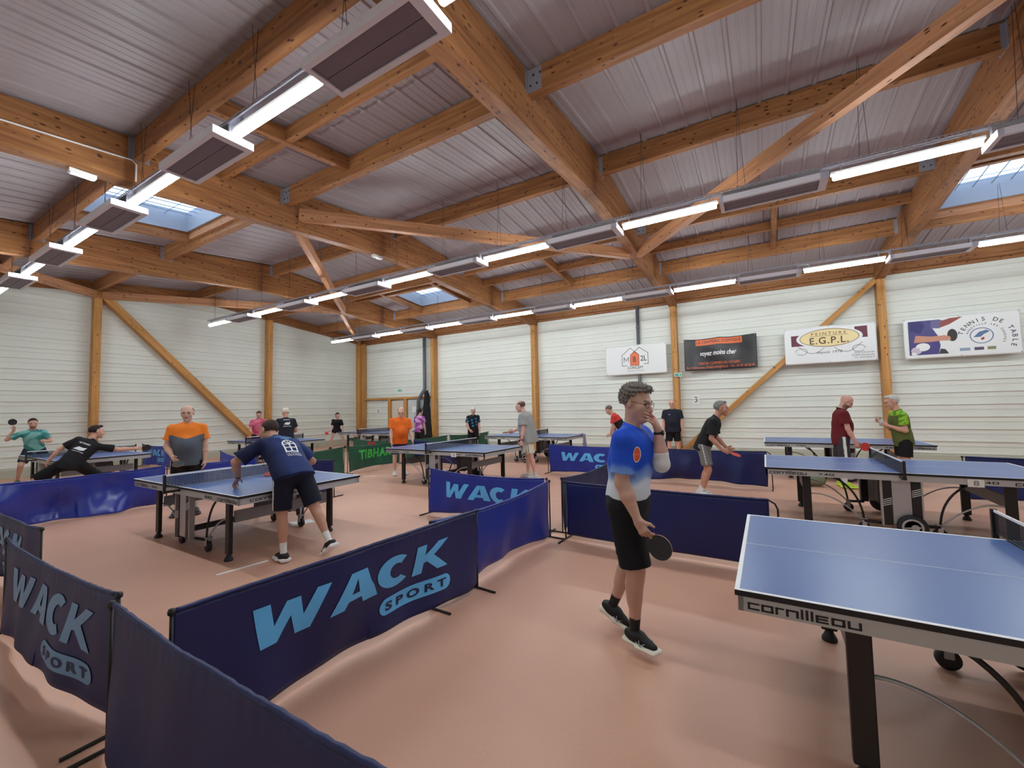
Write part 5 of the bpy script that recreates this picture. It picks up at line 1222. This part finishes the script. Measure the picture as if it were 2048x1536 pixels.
S5 = mk(H=1.78, spine=(.50, .34, .80), head=((.2, .2, 1), (.95, .35, -.1)), shoulders=-12, tilt=-.15, hair=('full', (34, 30, 30), .002), skin=(214, 166, 146), shirt=(28, 26, 30), shorts=(20, 18, 22), slen=.95, sleeve=.75,
        armR=((1, .25, -.30), (1, .35, -.02), (1, .3, 0), (0, .3, 1), .9), armL=((-.85, -.05, -.55), (-.6, .05, -.8), (-.4, .1, -.9), (0, 1, 0), .5),
        legL=((-.75, -.1, -.55), (-.55, -.3, -.75), (-.5, .8, -.2)), legR=((.60, .3, -.62), (.10, -.62, -.7), (.6, .8, -.2)), shoe=((150, 40, 44), (220, 214, 208)))
P5 = person('dark-haired person in black lunging right at the far left table, arm stretched', (-11.44, 2.66), 158, S5, .010)
bat('dark blue-edged bat in the stretched hand of the lunging player', P5, S5, 'R', (1, .3, .05), (.2, .9, .4), flip=False)
sh = shirt_of(P5); sx, fwd, sp, hd, HA, s = S5['fr']; J = S5['J']
decal('back_lettering', fit(text_mesh('VIGY ENNERY', .02), -.09, .12, .10, .15), P5, S5, J['mid'], sx, sp, fwd, M_line, sh, .006, .04)
decal('back_logo', poly([(-.10, -.01), (-.03, .05), (.05, .045), (.09, .07), (.08, .0), (.03, -.02)]), P5, S5, J['mid'], sx, sp, fwd, M_line, sh, .006, .04)
decal('back_lettering', fit(text_mesh('TENNIS DE TABLE', .01), -.10, -.055, .10, -.035), P5, S5, J['mid'], sx, sp, fwd, M_line, sh, .006, .04)

S6 = mk(H=1.72, bulk=1.1, spine=(0, .30, 1), head=((0, .3, 1), (.1, 1, -.5)), hair=('short', (70, 50, 44)), skin=(214, 160, 146), shirt=blotch((206, 84, 112), (222, 120, 140), 14), shorts=(60, 30, 44), armR=((.3, .2, -1), (-.1, .9, -.4), (0, 1, -.3), (0, .3, 1), .7), armL=((-.3, .2, -1), (.3, .9, -.3), (0, 1, -.3), (0, .3, 1), .7))
P6 = person('person in pink shirt looking down, at the foot of the diagonal brace', (-15.25, 8.2), -22, S6, .011)
S7 = mk(H=1.76, bulk=1.12, spine=(0, .12, 1), head=((0, .2, 1), (-.1, 1, -.3)), hair=('full', (214, 206, 196), .002), skin=(216, 160, 140), shirt=(34, 36, 48), shorts=(24, 26, 40), armL=((-.3, .1, -1), (.2, .9, -.3), (.2, .9, 0), (0, .3, 1), .5), armR=((.3, .1, -1), (-.2, .9, -.3), (-.2, .9, 0), (0, .3, 1), .5))
P7 = person('white-haired person in black shirt with white print, seen from behind', (-11.55, 6.98), 160, S7, .010)
sh = shirt_of(P7); sx, fwd, sp, hd, HA, s = S7['fr']; J = S7['J']
decal('back_logo', poly([(-.08, .02), (-.03, .08), (.04, .075), (.08, .09), (.07, .03), (.03, .005)]), P7, S7, J['mid'] + sp * .06, sx, sp, fwd, M_line, sh, .006, .04)
decal('back_lettering', fit(text_mesh('TENNIS DE TABLE', .02), -.10, -.045, .10, -.02), P7, S7, J['mid'] + sp * .06, sx, sp, fwd, M_line, sh, .006, .04)
decal('back_lettering', fit(text_mesh('ENNERY', .02), -.08, .14, .08, .165), P7, S7, J['mid'] + sp * .06, sx, sp, fwd, M_line, sh, .006, .04)
S8 = mk(H=1.60, bulk=.9, spine=(-.05, .22, 1), head=((0, .15, 1), (-.55, 1, -.3)), hair=('long', (62, 44, 40), .002), brow=(70, 50, 44), skin=(214, 170, 156), shirt=(24, 22, 26), shorts=(24, 22, 26), slen=.35, loose=.010, sleeve=.8,
        armR=((.25, .15, -1), (.35, .5, -.7), (.5, .5, -.4), (0, .5, .7), .8), armL=((-.25, .0, -1), (-.05, .3, -1), (0, .2, -1), (0, 1, 0), .4), legR=((.30, .15, -1), (.12, -.15, -1), (.3, 1, 0)), legL=((-.42, .05, -.9), (-.2, -.1, -1), (-.3, 1, 0)), shoe=((26, 26, 30), (40, 40, 44)))
P8 = person('dark-haired girl in black dress-length kit, legs apart, far left of the corner post', (-15.9, 11.85), -36, S8, .010)
bat('red bat in the hand of the girl in black', P8, S8, 'R', (.6, .6, -.4), (.2, 1, .2))
S9 = mk(H=1.72, bulk=1.28, belly=.085, spine=(-.04, .16, 1), head=((.05, .35, 1), (.35, 1, -.55)), hair=('fringe', (150, 140, 130), .001), skin=(222, 178, 156), glasses=True, shirt=(240, 112, 38), collar=mat('collar_deep_orange', (232, 104, 34), rough=.8), shorts=(52, 40, 86), hem=-.13,
        shoe=((226, 226, 230), (240, 240, 240)), armL=((-.14, .12, -1), (-.05, .55, -.9), (0, .6, -.6), (.3, .6, .4), .3), slen=.9, socks=(226, 220, 214), sockh=.08)
P9 = person('bald person in plain orange polo and purple shorts, looking down', (-7.93, 7.72), -28, S9, .009)
S10 = mk(H=1.66, spine=(0, .1, 1), head=((0, .1, 1), (0, 1, -.1)), hair=('long', (30, 24, 26), .001), shirt=blotch((150, 72, 150), (206, 160, 206), 14), shorts=(24, 22, 28), slen=1.2, lname='trousers')
P10 = person('black-haired person in purple and pink top, behind the orange polo man', (-11.1, 11.8), 95, S10, .011)
S11 = mk(H=1.68, spine=(.02, .12, 1), head=((0, .3, 1), (.25, 1, -.7)), hair=('short', (220, 214, 210)), skin=(216, 168, 150), shirt=p11_shirt, shorts=(22, 22, 26), slen=.85, armR=((.2, .1, -1), (-.35, .6, -.8), (-.3, .7, -.4), (0, .5, .7), .6))
P11 = person('white-haired person in black and blue patterned shirt, looking down', (-8.72, 11.95), -42, S11, .011)
S12 = mk(H=1.82, bulk=1.24, belly=.04, spine=(0, .20, 1), head=((0, .5, 1), (.0, 1, -.28)), hair=('fringe', (96, 78, 74), .001), skin=(222, 172, 158), glasses=True, shirt=(158, 160, 160), shorts=side_stripe((222, 214, 196), (40, 40, 44), .006), hem=-.13, loose=.026, slen=.85,
         armL=((-.10, -.12, -1), (-.04, .20, -1), (0, .1, -1), (0, 1, 0), .3), armR=((.15, .55, -.9), (.1, .95, -.42), (0, 1, -.2), (0, .2, 1), .8), legL=((-.04, -.16, -1), (0, -.22, -1), (-.1, 1, -.05)), legR=((.05, .20, -1), (0, .0, -1), (.1, 1, 0)),
         shoe=((210, 206, 200), (226, 224, 220)), socks=(214, 208, 200), sockh=.09, wr=.006)
P12 = person('balding person in grey tee and cream shorts, bat held forward', (-4.64, 8.52), 190, S12, .0085)
bat('black bat held forward by the man in grey tee', P12, S12, 'R', (0, 1, -.12), (.15, .1, 1), flip=True)
watch(P12, S12, 'L', mat('watch_red', (170, 50, 60)))
S13 = mk(H=1.74, spine=(0, .55, .9), head=((0, .6, .8), (0, .8, -.7)), hair=('short', (110, 92, 80)), shirt=two((206, 62, 58), (34, 32, 38), .30), shorts=(26, 26, 30), armL=((-.1, .1, -1), (.2, .3, -.9), (0, 1, -.3), (0, .2, 1), .7), armR=((.1, .1, -1), (-.2, .3, -.9), (0, 1, -.3), (0, .2, 1), .7))
P13 = person('person in red and black top leaning forward behind the man in blue and white', (-3.42, 11.8), 185, S13, .011)
S14 = mk(H=1.76, bulk=1.3, belly=.05, head=((0, .0, 1), (0, 1, -.08)), hair=None, skin=(222, 166, 148), beard=(200, 190, 184), shirt=(34, 38, 52), shorts=(22, 22, 26), slen=.9, hem=-.12, glasses=True)
P14 = person('smiling bald person in dark navy tee and black shorts, before the timber post', (-2.35, 13.15), -82, S14, .010)
sh = shirt_of(P14); sx, fwd, sp, hd, HA, s = S14['fr']; J = S14['J']
decal('chest_lettering', fit(text_mesh('SPORT', .02), -.11, .085, -.045, .10), P14, S14, J['mid'] + sp * .04, -sx, sp, -fwd, M_line, sh, .006, .03)
S15 = mk(H=1.76, bulk=1.04, spine=(0, .48, 1), head=((0, .42, 1), (0, 1, -.05)), hair=('full', (128, 128, 128), .002), glasses=mat('glasses_red', (150, 40, 44)), skin=(196, 144, 122), shirt=(30, 30, 34), shorts=side_stripe((122, 124, 124), (220, 220, 220), .006), hem=-.10, slen=.80, sleeve=.8,
         armR=((.10, -.16, -1), (-.05, .68, -.80), (0, .85, -.4), (0, .5, .8), .9), armL=((-.10, .0, -1), (.15, .7, -.8), (.1, .9, -.3), (0, .4, .9), .7), legR=((.06, .18, -1), (0, -.30, -1), (.1, 1, 0)), legL=((-.08, .10, -1), (0, -.34, -1), (-.1, 1, 0)), socks=(226, 224, 222), shoe=((220, 220, 220), (230, 230, 230)))
P15 = person('grey-haired person in black tee and grey shorts crouching to the right', (-.96, 8.12), 2, S15, .0085)
bat('pinkish bat in both hands of the crouching man in black tee', P15, S15, 'R', (0, .95, -.35), (.2, .3, .95))
S16 = mk(H=1.76, bulk=1.06, belly=.03, spine=(0, .06, 1), head=((0, .55, 1), (.15, .8, -.75)), hair=None, beard=(70, 52, 46), glasses=True, skin=(212, 162, 148), shirt=(106, 30, 36), collar=mat('collar_black', (30, 24, 28), rough=.8), shorts=side_stripe((62, 58, 66), (232, 232, 232), .022), hem=-.13, slen=.92,
         armR=((.10, .12, -1), (.0, .42, -1), (0, .4, -1), (0, .9, .3), .9), shoe=((186, 222, 60), (206, 230, 90)), socks=(226, 226, 220), sockh=.2)
P16 = person('bald person in maroon polo looking down, between two right tables', (1.20, 10.05), 8, S16, .0085)
bat('orange-red bat in the hand of the man in maroon polo', P16, S16, 'R', (0, .98, -.2), (1, 0, .1), flip=False)
S17 = mk(H=1.72, bulk=1.08, spine=(0, .12, 1), head=((0, .3, 1), (0, 1, -.25)), hair=('full', (196, 194, 192), .002), skin=(212, 160, 142), shirt=p17_shirt, shorts=(26, 24, 28), hem=-.12, slen=.72, glasses=True,
         armL=((-.12, -.08, -1), (.35, .85, .35), (.2, .8, .5), (0, .2, 1), .9), armR=((.12, .10, -1), (-.35, .75, .6), (-.2, .8, .5), (0, .2, 1), .9), socks=(226, 226, 220))
P17 = person('white-haired person in green shirt holding a cup with both hands', (2.10, 10.12), 186, S17, .0085)
J = S17['J']; g = world_of(P17, J['wriL'] + J['hdirL'] * .09 + V3(.03, 0, 0)); bm = bmesh.new(); lathe(bm, (0, 0, -.05), (0, 0, 1), [(.026, 0), (.033, .01), (.036, .11), (.031, .108), (.024, .02)], 16)
cup = from_bm('cup', bm, mat('cup_clear_grey', (186, 188, 186), rough=.3), None, True); cup.location = g; tag(cup, 'small pale cup in the hands of the man in green shirt', 'cup')
